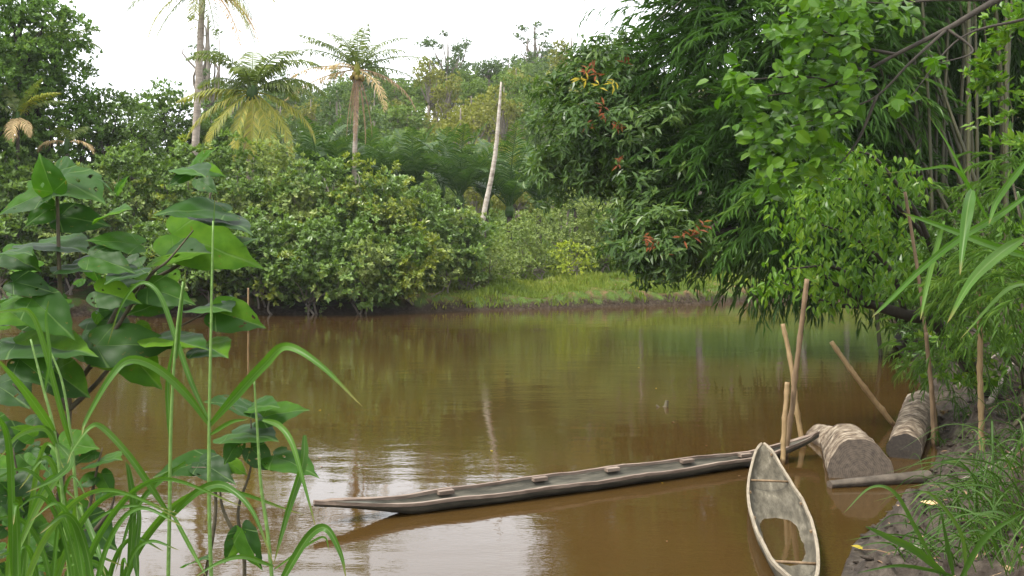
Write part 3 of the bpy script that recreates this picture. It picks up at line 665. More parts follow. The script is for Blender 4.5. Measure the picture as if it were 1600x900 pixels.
for (x, D) in placed:
    px = x / D * F + 800
    olive = (600 < px < 830 and D < 145) or rng.rand() < .12
    k = int(rng.choice([2, 5, 1])) if olive else int(rng.choice([0, 1, 3, 4, 0]))
    s = rng.uniform(.75, 1.15); 
    if D < 90: s *= .72
    pr = protos[k]; loc = (x, D, H1(x, D) - .2); sc = (s * rng.uniform(.9, 1.15), s * rng.uniform(.9, 1.15), s)
    if k not in used: used.add(k); pr.location = loc; pr.scale = sc; pr.rotation_euler = (0, 0, rng.rand() * 6.28)
    else: dup(pr, loc, rng.rand() * 6.28, sc)
for k, pr in enumerate(protos):
    if k not in used: pr.location = (10 + 6 * k, 150, H1(10 + 6 * k, 150))
def emergent(label, px, top, D, R, kind, mat, seed, Hh=None):
    x = (px - 800) / F * D; z = H1(x, D); zt = CAMH - (top - HOR) / F * D
    t = forest_tree('emergent_tree', label, mat, seed, zt - z, R, kind); t.location = (x, D, z)
emergent('tall airy tree with dark leaf tufts on the skyline above the sago palms', 700, 48, 140, 4.3, 'airy', 'hill_a', 421)
emergent('small dome crowned tree on the skyline right of the airy tufted tree', 763, 84, 150, 2.7, 'round', 'hill_a', 422)
emergent('tallest thin skyline tree with pale wispy crown', 836, 24, 165, 3.3, 'airy', 'hill_a', 423)
emergent('short wispy skyline tree below the tallest thin one', 822, 72, 160, 3.4, 'airy', 'hill_a', 424)
emergent('pale olive tree rising beside the overhanging fruit tree', 893, 50, 120, 3.6, 'tall', 'hill_c', 425)
emergent('thin dark layered tree behind the tallest coconut trunk', 325, 12, 110, 2.2, 'airy', 'hill_a', 426)
emergent('slim dark tree between the two left coconut palms', 362, 118, 120, 2.6, 'tall', 'hill_a', 427)
emergent('slender tree right of the short full coconut palm', 432, 132, 130, 2.2, 'tall', 'hill_a', 428)

rng = np.random.RandomState(79); done = 0
for k in range(400):     # the same forest goes on behind the bamboo, where only the water mirrors it
    D = rng.uniform(78, 135); px = rng.uniform(1010, 1560); x = (px - 800) / F * D
    if any((x - a) ** 2 + (D - b_) ** 2 < 36 for a, b_ in placed): continue
    placed.append((x, D)); s = rng.uniform(.9, 1.25); dup(protos[int(rng.choice([0, 1, 2, 3, 4]))], (x, D, H1(x, D) - .2), rng.rand() * 6.28, (s, s, s)); done += 1
    if done >= 48: break

# ------------------------------------------------------------------ right side: bamboo, fruit tree, broad leaved tree
def px_lobes(L): # (px, py, D, rx_px, ry_px, depth_m)
    out = []
    for (px, py, D, rx, ry, dp) in L:
        c = at(px, py, D); out.append([c[0], D, c[2], rx / F * D, dp, ry / F * D])
    return out

def sprays(g, twigs, rng, C, A, m=9, L=.46, wf=.125, tw=.75, droop=.35, tmpl=DIAMOND):
    """bamboo twigs: a drooping twig with lance leaves fanned along it"""
    n = len(C); A = nz(A + rng.normal(0, .35, A.shape)); t = np.linspace(.2, 1, m)
    side = nz(np.cross(A, [0, 0, 1.0] + rng.normal(0, .15, A.shape)))
    tl = tw * rng.uniform(.6, 1.2, n)
    P = C[:, None] + A[:, None] * (t[None] * tl[:, None])[..., None]
    P[..., 2] -= (t[None] ** 2 * tl[:, None] * droop)
    T = A[:, None] + np.array([0, 0, -1.0]) * (2 * t[None, :, None] * droop)
    sg = np.where(np.arange(m) % 2 == 0, 1, -1)[None, :, None] * rng.uniform(.35, .95, (n, m, 1))
    sg[:, -1] *= .2
    D = nz(T) + side[:, None] * sg + np.array([0, 0, -.35]) + rng.normal(0, .14, (n, m, 3))
    N = np.array([0, 0, 1.0]) + nz(np.broadcast_to(A[:, None], P.shape)) * .6 + rng.normal(0, .3, P.shape)
    Ls = L * rng.uniform(.7, 1.15, (n, m))
    leaves(g, P.reshape(-1, 3), D.reshape(-1, 3), N.reshape(-1, 3), Ls.ravel(), (Ls * wf).ravel(), tmpl)

def branch_out(rng, P, A, k=6, reach=.85, wid=.26):
    t = rng.rand(len(P), k, 1) ** .7 * reach; A2 = A[:, None] + rng.normal(0, .3, (len(P), k, 3)); A2[..., 2] -= .1
    Q = P[:, None] + nz(A2) * t + rng.normal(0, wid, (len(P), k, 3)) * [1, 1, .45]; Q[..., 2] -= t[..., 0] ** 2 * .3
    return Q.reshape(-1, 3), nz(A2).reshape(-1, 3)

def culm_path(base, top, arch, rng):
    base = np.array(base, float); top = np.array(top, float)
    a = base + (top - base) * np.array([.12, .12, .55]) + [0, 0, 0]; b_ = base + (top - base) * np.array([.45, .45, .92]); b_[2] += arch
    return curve([base, a, b_, top], 28)

def bamboo_culm(pts, r, mat, root, base, name='culm'):
    g = Geo(); n = 60; s = np.linspace(0, 1, n); S_ = np.linspace(0, 1, len(pts))
    P = np.stack([np.interp(s, S_, pts[:, j]) for j in range(3)], -1)
    rr = r * (1 - .75 * s ** 1.3); node = (np.arange(n) % 4 == 0); rr = rr * np.where(node, 1.16, .98)
    g.tube(P, rr, 8); g.obj(name, M[mat], root, base, True)

# giant bamboo clump: culms rise on the right bank and arch out over the river
BL = [(1065, 130, 29, 65, 65, 1.8), (1105, 225, 27.5, 60, 75, 1.6), (1125, 110, 28, 85, 80, 2), (1155, 285, 26, 58, 62, 1.6), (1180, 215, 26.5, 95, 100, 1.8), (1150, 300, 27, 45, 32, 1.5),
      (1220, 325, 25, 62, 48, 1.6), (1190, 60, 27, 110, 80, 2), (1275, 110, 25.5, 110, 90, 2), (1300, 30, 26, 130, 80, 2), (1090, 310, 28, 45, 50, 1.5), (1240, 300, 25.5, 90, 80, 1.8), (1295, 348, 25, 68, 45, 1.5),
      (1330, 230, 27.5, 80, 150, 1.5), (1350, 350, 27, 80, 60, 2), (1120, 10, 28, 70, 45, 1.5)]
BL2 = [(1180, -60, 28, 130, 90, 2.5), (1330, -90, 27, 170, 120, 2.5), (1470, -60, 27, 150, 100, 2.5), (1620, -40, 27, 140, 140, 2.5), (1420, 15, 28, 90, 50, 2), (1540, 30, 28, 110, 60, 2)]
BL3 = [(1460, 40, 33, 150, 110, 1.5), (1600, 40, 33, 120, 120, 1.5), (1340, 60, 33, 80, 90, 1.5), (1390, 120, 32, 110, 150, 1.5), (1500, 150, 32.5, 130, 170, 1.5), (1620, 180, 31, 130, 200, 1.5), (1400, 330, 31, 120, 130, 1.5), (1520, 350, 30, 130, 120, 1.5), (1640, 420, 26, 140, 140, 2)]
rng = np.random.RandomState(500)
basec = np.array([11.6, 24.5, H1(11.6, 24.5)])
root = thing('giant_bamboo', 'giant bamboo clump with pale culms arching dark foliage over the river', 'bamboo', basec)
g = Geo()
lob = px_lobes(BL); P, A = shell_points(rng, lob, 2.6, .25, .25, .6)
f = fbm(P[:, 0] * 1.2, P[:, 2] * 1.2 + P[:, 1] * .4, 88, 2, 1.3); k = rng.rand(len(P)) < np.clip(.85 + f * .7, .35, 1); P, A = branch_out(rng, P[k], A[k])
sprays(g, None, rng, P, A)
P, A = shell_points(rng, px_lobes(BL2), 9.0, .3, .25, .6); sprays(g, None, rng, P, A)
# thin wisps against the sky
W = []
for (x0, y0, x1, y1, n) in [(1110, 30, 905, 5, 13), (1130, 55, 960, 35, 13), (1150, 20, 1000, -15, 12), (1120, 75, 1020, 48, 9), (1060, 70, 985, 75, 6), (1200, 10, 1060, 0, 10)]:
    for tt in np.linspace(.1, 1, n): W.append(at(x0 + (x1 - x0) * tt + rng.uniform(-8, 8), y0 + (y1 - y0) * tt + rng.uniform(-8, 8), 28 + rng.uniform(-.4, .4)))
W = np.array(W); sprays(g, None, rng, W, np.tile([-.6, -.2, -.1], (len(W), 1)), m=5, L=.34, tw=.45, droop=.7)
g.obj('foliage', M['bamboo'], root, basec)
for k in range(34):
    a = rng.rand() * 6.28; rr = rng.rand() ** .5 * 1.9
    bx, by = 11.4 + math.cos(a) * rr * 1.1, 25.0 + math.sin(a) * rr * .9; bz = H1(bx, by)
    if k < 20:   # standing culms
        top = (bx + rng.uniform(-2.2, 1.2), by + rng.uniform(-1, 1), rng.uniform(9.5, 12.5)); pts = culm_path((bx, by, bz - .2), top, .4, rng)
    else:
        tgt = at(rng.uniform(1000, 1300), rng.uniform(0, 260), rng.uniform(26, 29)); pts = culm_path((bx, by, bz - .2), tgt, rng.uniform(1.5, 3.5), rng)
    bamboo_culm(pts, rng.uniform(.04, .06), 'culm', root, basec)

baseb = np.array([14.8, 31.5, H1(14.8, 31.5)])
root = thing('dark_bamboo', 'shaded bamboo thicket standing behind the pale culms', 'bamboo', baseb)
g = Geo(); P, A = shell_points(rng, px_lobes(BL3), 19, .25, .25, .5); sprays(g, None, rng, P, A); g.obj('foliage', M['bamboo'], root, baseb)
for k in range(7):
    bx, by = 13 + rng.uniform(0, 4.5), 30 + rng.uniform(-1, 2); bamboo_culm(culm_path((bx, by, H1(bx, by) - .2), (bx + rng.uniform(-1.5, 1.5), by, rng.uniform(9, 12)), .5, rng), .06, 'culm', root, baseb)

# fruit tree leaning out from the bend
FL = [(905, 150, 29.0, 42, 45, 1.6), (950, 110, 29.0, 50, 38, 1.6), (890, 210, 29.0, 38, 45, 1.5), (935, 210, 28.0, 50, 55, 1.6), (980, 170, 28.0, 50, 60, 1.5), (960, 275, 28.0, 50, 45, 1.4), (905, 262, 29.5, 45, 30, 1.4), (875, 285, 30.0, 26, 32, 1.0), (1010, 230, 27.0, 50, 60, 1.5),
      (1000, 395, 26.0, 45, 42, 1.3), (1045, 380, 25.5, 50, 50, 1.3), (1035, 405, 25.0, 42, 22, 1.2), (1020, 320, 26.5, 45, 50, 1.3), (1065, 392, 24.5, 32, 18, 1.0)]
root = leafy('fruit_tree', 'glossy leaved tree with reddish young leaf tufts hanging over the river bend', 'tree', 510, 1420, 33.5, px_lobes(FL), 'fruit', fork_at=(9.5, 30.5, 5.2), dens=15, m=6, L=.32, wf=.32, clump=5, clump_r=.5, trunk=.28, bark='bark_d', spread=(.9, 1.9), droop=.45, amp=.3, cull=.65)
g = Geo(); r2 = np.random.RandomState(512); bl = np.array(root.location)
for (px, py, D, n) in [(937, 106, 26.6, 4), (972, 188, 25.8, 3), (918, 200, 26.8, 1), (1034, 381, 23.9, 5), (1078, 369, 23.5, 4), (940, 172, 26.2, 1), (965, 255, 26.0, 1)]:
    c = at(px, py, D); C = c + r2.normal(0, 1, (n, 3)) * [.28, .1, .12]; rosettes(g, r2, C, np.tile([0, -.5, .3], (n, 1)), 5, .25, .26, (.9, 1.8), DIAMOND, .3)
g.obj('young_leaves', M['red'], root, bl)
g = Geo()
for (px, py, D, n) in [(925, 122, 26.4, 3), (950, 124, 26.4, 2)]:
    c = at(px, py, D); C = c + r2.normal(0, 1, (n, 3)) * [.3, .1, .1]; rosettes(g, r2, C, np.tile([0, -.5, .2], (n, 1)), 4, .26, .26, (1, 1.9), DIAMOND, .5)
g.obj('yellow_leaves', M['yellow'], root, bl)

# bright broad leaved tree reaching in from the right
rng = np.random.RandomState(520)
bD = 13.5; bb = np.array([8.3, 13.5, H1(8.3, 13.5)])
root = thing('broadleaf_tree', 'bright green broad leaved tree reaching in from the upper right', 'tree', bb)
t = Geo(); V3 = lambda L: np.array([at(*q) for q in L])
mainp = curve([bb - [0, 0, .3], bb + [-.1, 0, 2.0], at(1700, -40, 13.3), at(1580, -10, 13), at(1480, 45, 12.9), at(1400, 85, 12.8), at(1310, 130, 12.7), at(1200, 150, 12.5)], 40)
t.tube(mainp, np.array([.15, .12, .08, .05, .035, .026, .018, .008]), 8)
BR = [[(1480, 45, 12.9), (1420, 100, 12.6), (1370, 150, 12.5), (1310, 175, 12.3), (1230, 200, 12.2)], [(1400, 85, 12.8), (1330, 70, 12.7), (1270, 40, 12.6), (1220, 20, 12.5)], [(1310, 130, 12.7), (1250, 120, 12.5), (1160, 125, 12.4)],
      [(1560, 0, 13), (1470, 0, 12.9), (1390, 5, 12.8), (1310, 0, 12.7)], [(1370, 150, 12.5), (1340, 220, 12.4), (1300, 270, 12.3)], [(1480, 45, 12.9), (1520, 80, 12.6), (1465, 100, 12.3)], [(1600, 30, 13), (1500, 60, 12.8), (1420, 155, 12.4)]]
for br in BR: t.tube(curve(V3(br), 16), np.array([.022, .014, .006]), 6)
t.obj('trunk', M['bark_d'], root, bb, True)
g = Geo(); C = []
CL = [(1150, 125, 22, 14), (1175, 150, 20, 12), (1185, 200, 25, 16), (1205, 245, 25, 14), (1235, 105, 28, 16), (1270, 150, 28, 18), (1245, 205, 26, 16), (1295, 200, 26, 16), (1225, 45, 22, 12), (1290, 20, 30, 18), (1335, 55, 28, 18), (1300, 95, 30, 16), (1240, 265, 28, 14), (1290, 265, 25, 12), (1340, 115, 25, 10), (1400, 15, 30, 12), (1350, -15, 40, 18), (1300, 240, 20, 8), (1210, 290, 22, 8), (1260, 60, 25, 12), (1465, 98, 10, 7), (1405, 160, 12, 7), (1320, 165, 25, 10), (1250, 0, 30, 14)]
for (px, py, r, n) in CL:
    for k in range(int(n * 3.8)): C.append(at(px + rng.normal(0, r * .6), py + rng.normal(0, r * .6), 12.5 + rng.normal(0, .35)))
C = np.array(C); n = len(C)
D_ = rng.normal(0, 1, (n, 3)) * [1, .6, .35] + [-.3, -.3, -.35]; N_ = rng.normal(0, .45, (n, 3)) + [-.1, -.45, .8]
Ls = rng.uniform(.08, .235, n); leaves(g, C, D_, N_, Ls, Ls * .78, HEXA)
g.obj('foliage', M['lime'], root, bb)

# hanging leaves over the water, on a crooked limb from the bank
rng = np.random.RandomState(530); hb = np.array([7.6, 15.6, H1(7.6, 15.6)])
root = thing('hanging_tree', 'low tree with bright hanging leaves on a crooked dark limb over the water', 'tree', hb)
t = Geo(); t.tube(curve([hb - [0, 0, .2], at(1470, 512, 15.2), at(1415, 492, 15), at(1370, 478, 14.8), at(1330, 460, 14.6), at(1280, 425, 14.5)], 24), np.array([.13, .11, .09, .07, .05, .02]), 8, lump=.1)
HB = [[(1470, 512, 15.2), (1460, 400, 15), (1400, 320, 14.8), (1330, 280, 14.5), (1280, 290, 14.3)], [(1415, 492, 15), (1390, 420, 14.8), (1330, 370, 14.5), (1250, 340, 14.2)], [(1370, 478, 14.8), (1310, 420, 14.4), (1230, 420, 14.2)], [(1460, 400, 15), (1430, 330, 14.6), (1370, 250, 14.4), (1330, 235, 14.3)], [(1370, 478, 14.8), (1300, 475, 14.6), (1220, 440, 14.4)]]
for br in HB: t.tube(curve(V3(br), 16), np.array([.05, .03, .008]), 6)
t.obj('trunk', M['bark_d'], root, hb, True)
HL = [(1280, 310, 14.3, 70, 40, .7), (1340, 265, 14.5, 50, 35, .6), (1240, 350, 14.2, 50, 35, .6), (1310, 360, 14.3, 65, 45, .7), (1260, 415, 14.3, 60, 40, .6), (1340, 425, 14.5, 60, 45, .6), (1390, 370, 14.6, 55, 60, .7), (1215, 445, 14.4, 35, 22, .5), (1300, 465, 14.5, 55, 22, .5), (1400, 290, 14.6, 45, 35, .6), (1430, 430, 14.8, 45, 50, .6)]
g = Geo(); P, A = shell_points(rng, px_lobes(HL), 16, .25, .3, .4)
P, A = P, A; f = fbm(P[:, 0] * 2, P[:, 2] * 2, 93, 2, 1.5); k = rng.rand(len(P)) < np.clip(.62 + f * .9, .05, 1); P, A = P[k], A[k]
nn = len(P); m_ = 6
Dd = np.stack([rng.normal(0, .55, (nn, m_)), rng.normal(0, .4, (nn, m_)), rng.uniform(-1.2, -.3, (nn, m_))], -1); Pp = P[:, None] + rng.normal(0, .09, (nn, m_, 3))
Nn = rng.normal(0, .4, (nn, m_, 3)) + [0, -.5, .6]; Ls = rng.uniform(.09, .17, nn * m_)
leaves(g, Pp.reshape(-1, 3), Dd.reshape(-1, 3), Nn.reshape(-1, 3), Ls, Ls * .42, HEXA)
g.obj('foliage', M['hang'], root, hb)

# young feathery bamboo on the right bank
rng = np.random.RandomState(540)
FB = [('young_bamboo', 'feathery young bamboo at the right edge above the mud bank', [(1590, 280, 11, 55, 70, .5), (1570, 370, 10.5, 60, 60, .5), (1500, 470, 11.5, 50, 50, .5), (1540, 430, 11, 50, 60, .5), (1610, 450, 9.5, 50, 60, .5)], (7.2, 10.6), 10),
      ('young_bamboo', 'feathery young bamboo hanging over the water behind the tall thin stake', [(1440, 500, 15.5, 40, 45, .6), (1470, 420, 15, 45, 60, .6), (1470, 560, 14.5, 40, 30, .5), (1500, 350, 15, 45, 60, .6), (1430, 545, 16.5, 22, 30, .4), (1520, 520, 13, 40, 40, .5)], (8.3, 15.8), 10)]
for (nm, lab, L, bxy, dens) in FB:
    b0 = np.array([bxy[0], bxy[1], H1(*bxy)]); root = thing(nm, lab, 'bamboo', b0)
    g = Geo(); lo = px_lobes(L); P, A = shell_points(rng, lo, dens * 3.2, .2, .3, .4)
    f = fbm(P[:, 0] * 2.5, P[:, 2] * 2.5, 95, 2, 1.5); k = rng.rand(len(P)) < np.clip(.6 + f * .8, .05, 1); sprays(g, None, rng, P[k], A[k], m=9, L=.19, wf=.12, tw=.34, droop=.5)
    g.obj('foliage', M['feather'], root, b0)
    for q in lo:
        for j in range(2):
            s0 = b0 + [rng.uniform(-.4, .4), rng.uniform(-.3, .3), -.1]; tg = np.array(q[:3]) + rng.normal(0, .2, 3); c = Geo()
            c.tube(curve([s0, (s0 + tg) / 2 + [.1, 0, .4], tg], 14), np.array([.018, .012, .004]), 6); c.obj('culm', M['culm'], root, b0, True)
# leafy shrub mass filling the right bank behind them
def bank_shrub(label, px, D, L, mat, seed, dens=14, Lf=.13, wf=.5):
    return leafy('bank_shrub', label, 'shrub', seed, px, D, px_lobes(L), mat, dens=dens, m=6, L=Lf, wf=wf, stems=3, trunk=.03, bark='stem', amp=.3, inner=.3, cull=.5, clump=5, clump_r=.25)
bank_shrub('dense low shrub over the eroded right bank', 1580, 12.5, [(1520, 560, 13.5, 60, 50, .7), (1580, 520, 12.5, 70, 60, .8), (1620, 400, 13, 90, 90, .9), (1560, 440, 14.5, 60, 70, .7)], 'hang', 560)
bank_shrub('dark shrub hanging to the water at the bend of the right bank', 1500, 19, [(1430, 480, 20, 50, 60, 1), (1490, 430, 19, 70, 90, 1), (1470, 540, 18, 50, 40, .8), (1420, 420, 21, 50, 70, 1)], 'fruit', 561, 9, .2, .4)
bank_shrub('bright leafed shrub high at the right edge', 1650, 15, [(1590, 60, 15, 60, 80, .8), (1600, 180, 15, 50, 70, .8), (1570, 130, 15.5, 30, 40, .6)], 'hang', 562, 10, .17, .5)

# ------------------------------------------------------------------ grass on the far bank
rng = np.random.RandomState(600); N = 220000
Y_ = rng.uniform(43, 78, N); px_ = rng.uniform(560, 1420, N); X_ = (px_ - 800) / F * Y_
df = shore_dist(X_, Y_, far_shore); ok = (~in_river(X_, Y_)) & (df > .15) & (shore_dist(X_, Y_, near_shore) > df)
pat = fbm(X_, Y_, 61, 3, .6) - .5 * (df < .8); ok &= rng.rand(N) < np.clip(.75 + pat * .8, .05, 1); ok &= (X_ > -4.5 + rng.rand(N) * 2)
X_, Y_ = X_[ok], Y_[ok]; P = np.stack([X_, Y_, height(X_, Y_) - .02], -1); n = len(P)
D_ = np.stack([rng.normal(0, .4, n), rng.normal(0, .4, n), np.ones(n)], -1); Ls = rng.uniform(.10, .34, n) * (1 + 1.3 * np.clip(fbm(P[:, 0], P[:, 1], 62, 2, 1.6), -.4, 1))
g = Geo(); leaves(g, P, D_, np.stack([rng.normal(0, 1, n), -np.ones(n), .3 * np.ones(n)], -1), Ls, Ls * .22, DIAMOND)
tag(g.obj('grass', M['grass']), 'short bright grass covering the far river bank', 'grass', kind='stuff')
# low leafy growth between the bushes and up the hill
N = 150000; Y_ = rng.uniform(45, 120, N); px_ = rng.uniform(-60, 1600, N); X_ = (px_ - 800) / F * Y_
df = shore_dist(X_, Y_, far_shore); ok = (~in_river(X_, Y_)) & (df > 1.5) & ((Y_ > 62) | (px_ < 640)); X_, Y_ = X_[ok], Y_[ok]
n = len(X_); P = np.stack([X_, Y_, height(X_, Y_) + rng.uniform(0, .9, n)], -1)
g = Geo(); rosettes(g, rng, P, np.tile([0, -.3, 1.0], (n, 1)), 3, .45, .6); tag(g.obj('undergrowth', M['hill_b']), 'low leafy undergrowth at the foot of the wooded hill', 'undergrowth', kind='stuff')

# dead branches at the far waterline
g = Geo(); rng = np.random.RandomState(610); D = 45.2
root = thing('dead_branch', 'bare grey branches lying in the water at the far bank', 'branch', at(650, 480, D))
for (x0, y0, x1, y1, r) in [(615, 486, 690, 455, .05), (625, 487, 720, 486, .04), (640, 483, 668, 476, .03), (660, 484, 740, 470, .035), (600, 484, 650, 478, .03), (655, 468, 672, 480, .02)]:
    a, b = at(x0, y0, D + rng.uniform(-.4, .4)), at(x1, y1, D + rng.uniform(-.2, .6)); g.tube(curve([a, (a + b) / 2 + rng.normal(0, .12, 3), b], 9), np.array([r, r * .4]), 5)
g.obj('wood', M['bark'], root, np.array(root.location), True)

# ------------------------------------------------------------------ canoes
M['hull'] = solid('weathered_hull_wood', [(.3, G(.022, .021, .015)), (.5, G(.052, .048, .035)), (.64, G(.09, .081, .060)), (.8, G(.16, .142, .108))], scale=2.6, stretch=(.9, 7, 7), detail=9, rough=.75, bump=.8, dist=.010, bscale=12, wet=0.011)
M['rim'] = solid('pale_gunwale_wood', [(.3, G(.075, .052, .038)), (.5, G(.15, .11, .083)), (.7, G(.24, .19, .148))], scale=3, stretch=(1, 6, 6), rough=.7, bump=.3, dist=.005)
M['hull_pale'] = solid('grey_white_hull_wood', [(.32, G(.034, .028, .017)), (.5, G(.070, .060, .040)), (.62, G(.11, .096, .068)), (.76, G(.24, .21, .16))], scale=3.0, stretch=(.9, 5, 5), detail=9, rough=.8, bump=.8, dist=.008, bscale=14)
M['rim_pale'] = solid('bleached_rim_wood', [(.3, G(.13, .105, .072)), (.7, G(.26, .22, .16))], scale=5, stretch=(1, 6, 6), rough=.75, bump=.3, dist=.004)

def hull_sections(L, W, n, k, prof, sheer, keel, thick):
    """outer and inner rows: x along the boat, y across, z up"""
    xs = np.linspace(0, L, n); out = []; inn = []
    for x in xs:
        s = x / L; w = max(W * prof(s) / 2, .012); zt = sheer(s); zb = min(keel(s), zt - .02)
        a = np.linspace(-math.pi / 2, math.pi / 2, k)
        yo = w * np.sign(np.sin(a)) * np.abs(np.sin(a)) ** .75; zo = zt - (zt - zb) * np.cos(a) ** .85
        wi = max(w - thick, .004); dz = (zt - zb); zi_b = zb + min(thick * 1.4, dz * .8)
        yi = wi * np.sign(np.sin(a)) * np.abs(np.sin(a)) ** .75; zi = zt - (zt - zi_b) * np.cos(a) ** .85
        out.append(np.stack([np.full(k, x), yo, zo], -1)); inn.append(np.stack([np.full(k, x), yi, zi], -1))
    return np.array(out), np.array(inn)

def grid_faces(n, k, flip=False):
    i = np.arange(n - 1)[:, None] * k + np.arange(k - 1)[None]
    q = np.stack([i, i + 1, i + k + 1, i + k], -1).reshape(-1, 4)
    return q[:, ::-1] if flip else q

def make_canoe(name, label, L, W, prof, sheer, keel, thick, mat, rim, loc, rz, roll=0, decks=(.05, .95), pitch=0):
    root = thing(name, label, 'canoe', loc); root.rotation_euler = (roll, pitch, rz)
    n, k = 70, 15; O, I = hull_sections(L, W, n, k, prof, sheer, keel, thick)
    rs = np.random.RandomState(int(L * 100)); wob = .006 * np.sin(np.linspace(0, 37, n))[:, None] + rs.normal(0, .002, (n, 1))
    O[..., 2] += wob; I[..., 2] += wob
    # solid ends: the inner skin rises to just below the rim
    s = np.linspace(0, 1, n)
    for i in range(n):
        f = 1.0
        if s[i] < decks[0]: f = 0
        elif s[i] < decks[0] + .03: f = (s[i] - decks[0]) / .03
        if s[i] > decks[1]: f = 0
        elif s[i] > decks[1] - .03: f = (decks[1] - s[i]) / .03
        I[i, :, 2] = I[i, 0, 2] - .012 * (1 - f) - (I[i, 0, 2] - I[i, :, 2]) * f
    g = Geo(); g.add(O.reshape(-1, 3), [grid_faces(n, k)]); g.obj('hull', M[mat], root, (0, 0, 0), True)
    g = Geo(); g.add(I.reshape(-1, 3), [grid_faces(n, k, True)]); g.obj('inner_hull', M[mat], root, (0, 0, 0), True)
    g = Geo(); rimw = thick * 1.1
    for j in (0, k - 1):
        sgn = 1 if j else -1
        A_ = O[:, j].copy(); B_ = I[:, j].copy(); A_[:, 1] += sgn * .006; B_[:, 1] -= sgn * .002
        up = np.array([0, 0, .014]); V = np.stack([A_ - up * 1.2, A_ + up, B_ + up, B_ - up * 1.2], 1)
        f = []; i = np.arange(n - 1) * 4
        for a, b in ((0, 1), (1, 2), (2, 3), (3, 0)): f.append(np.stack([i + a, i + b, i + 4 + b, i + 4 + a], -1))
        g.add(V.reshape(-1, 3), [np.concatenate(f), np.array([[0, 1, 2, 3], [4 * (n - 1), 4 * (n - 1) + 3, 4 * (n - 1) + 2, 4 * (n - 1) + 1]])])
    g.obj('gunwale', M[rim], root)
    return root, O, I

# long dugout moored across the river
A0, A1 = at(490, 783, 9.25), at(1278, 673, 12.5); A0[2] = A1[2] = 0; vec = A1 - A0; Lc = float(np.linalg.norm(vec)); rz = math.atan2(vec[1], vec[0])
prof = lambda s: max(0.02, (math.sin(math.pi * min(1, max(0, s)) ** .93) ** .62) * (1 - .12 * s)) * (1 if .015 < s < .985 else .5)
sheer = lambda s: .115 + .10 * max(0, (.16 - s) / .16) ** 1.4 + .18 * max(0, (s - .84) / .16) ** 1.5
keel = lambda s: -.012 + .185 * max(0, (.15 - s) / .15) ** .9 + .235 * max(0, (s - .86) / .14) ** 1.1
root, O, I = make_canoe('dugout_canoe', 'long narrow dark dugout canoe floating broadside in the river', Lc, .50, prof, sheer, keel, .028, 'hull', 'rim', (A0[0], A0[1], 0), rz, roll=math.radians(2), decks=(.085, .94))
for s in (.22, .40, .55, .70, .84):        # wooden blocks on the far gunwale
    i = int(s * 69); p0 = I[i, -1]; g = Geo()
    bx = np.array([[x, y, z] for x in (-.085, .085) for y in (-.065, .004) for z in (-.03, .006)]) + p0
    g.add(bx, [np.array([[0, 1, 3, 2], [4, 6, 7, 5], [0, 4, 5, 1], [2, 3, 7, 6], [1, 5, 7, 3], [0, 2, 6, 4]])]); g.obj('thwart_block', M['rim'], root)
# small pale canoe, half swamped
B0, B1 = at(1192, 695, 11.4), at(1262, 935, 6.75); B0[2] = B1[2] = 0; vec = B1 - B0; Ls_ = float(np.linalg.norm(vec)); rz2 = math.atan2(vec[1], vec[0])
prof2 = lambda s: max(.02, math.sin(math.pi * min(1, max(0, s)) ** .92) ** .62)
sheer2 = lambda s: .155 + .20 * max(0, (.25 - s) / .25) ** 1.5 + .10 * max(0, (s - .8) / .2) ** 1.5
keel2 = lambda s: .004 - .062 * math.exp(-((s - .57) / .20) ** 2) + .22 * max(0, (.22 - s) / .22) ** 1.2 + .20 * max(0, (s - .85) / .15) ** 1.2
root2, O2, I2 = make_canoe('small_canoe', 'small pale grey canoe half filled with brown water', Ls_, .53, prof2, sheer2, keel2, .018, 'hull_pale', 'rim_pale', (B0[0], B0[1], 0), rz2, decks=(.02, .98))
# water standing in it
wl = .004; g = Geo(); n_ = 40; ring = []
for sgn in (-1, 1):
    seq = []
    for i in range(70):
        row = I2[i]
        if row[:, 2].min() < wl - .004:
            half = row[:8] if sgn < 0 else row[7:][::-1]
            yy = np.interp(-wl, -half[:, 2], half[:, 1]); seq.append((row[0, 0], yy * 1.0, wl))
    ring += seq if sgn < 0 else seq[::-1]
g.add(ring, [np.arange(len(ring))[None]]); g.obj('bilge_water', M['bilge'], root2)
for s in (.22, .80):
    i = int(s * 69); a, b = I2[i, 0].copy(), I2[i, -1].copy(); a[2] -= .02; b[2] -= .02; g = Geo(); g.tube(np.array([a, (a + b) / 2 + [0.01, 0, .004], b]), .012, 7); g.obj('thwart', M['pole_d'], root2, (0, 0, 0), True)
for s, sg in ((.33, 0), (.42, 1), (.55, 0), (.62, 1), (.07, 1)):
    i = int(s * 69); p0 = I2[i, -1 if sg else 0] + [0, -.012 if sg else .012, -.012]; g = Geo(); g.tube(np.array([p0 - [0.02, 0, 0], p0 + [.02, 0, 0]]), .012, 6); g.obj('peg', M['pole_d'], root2)

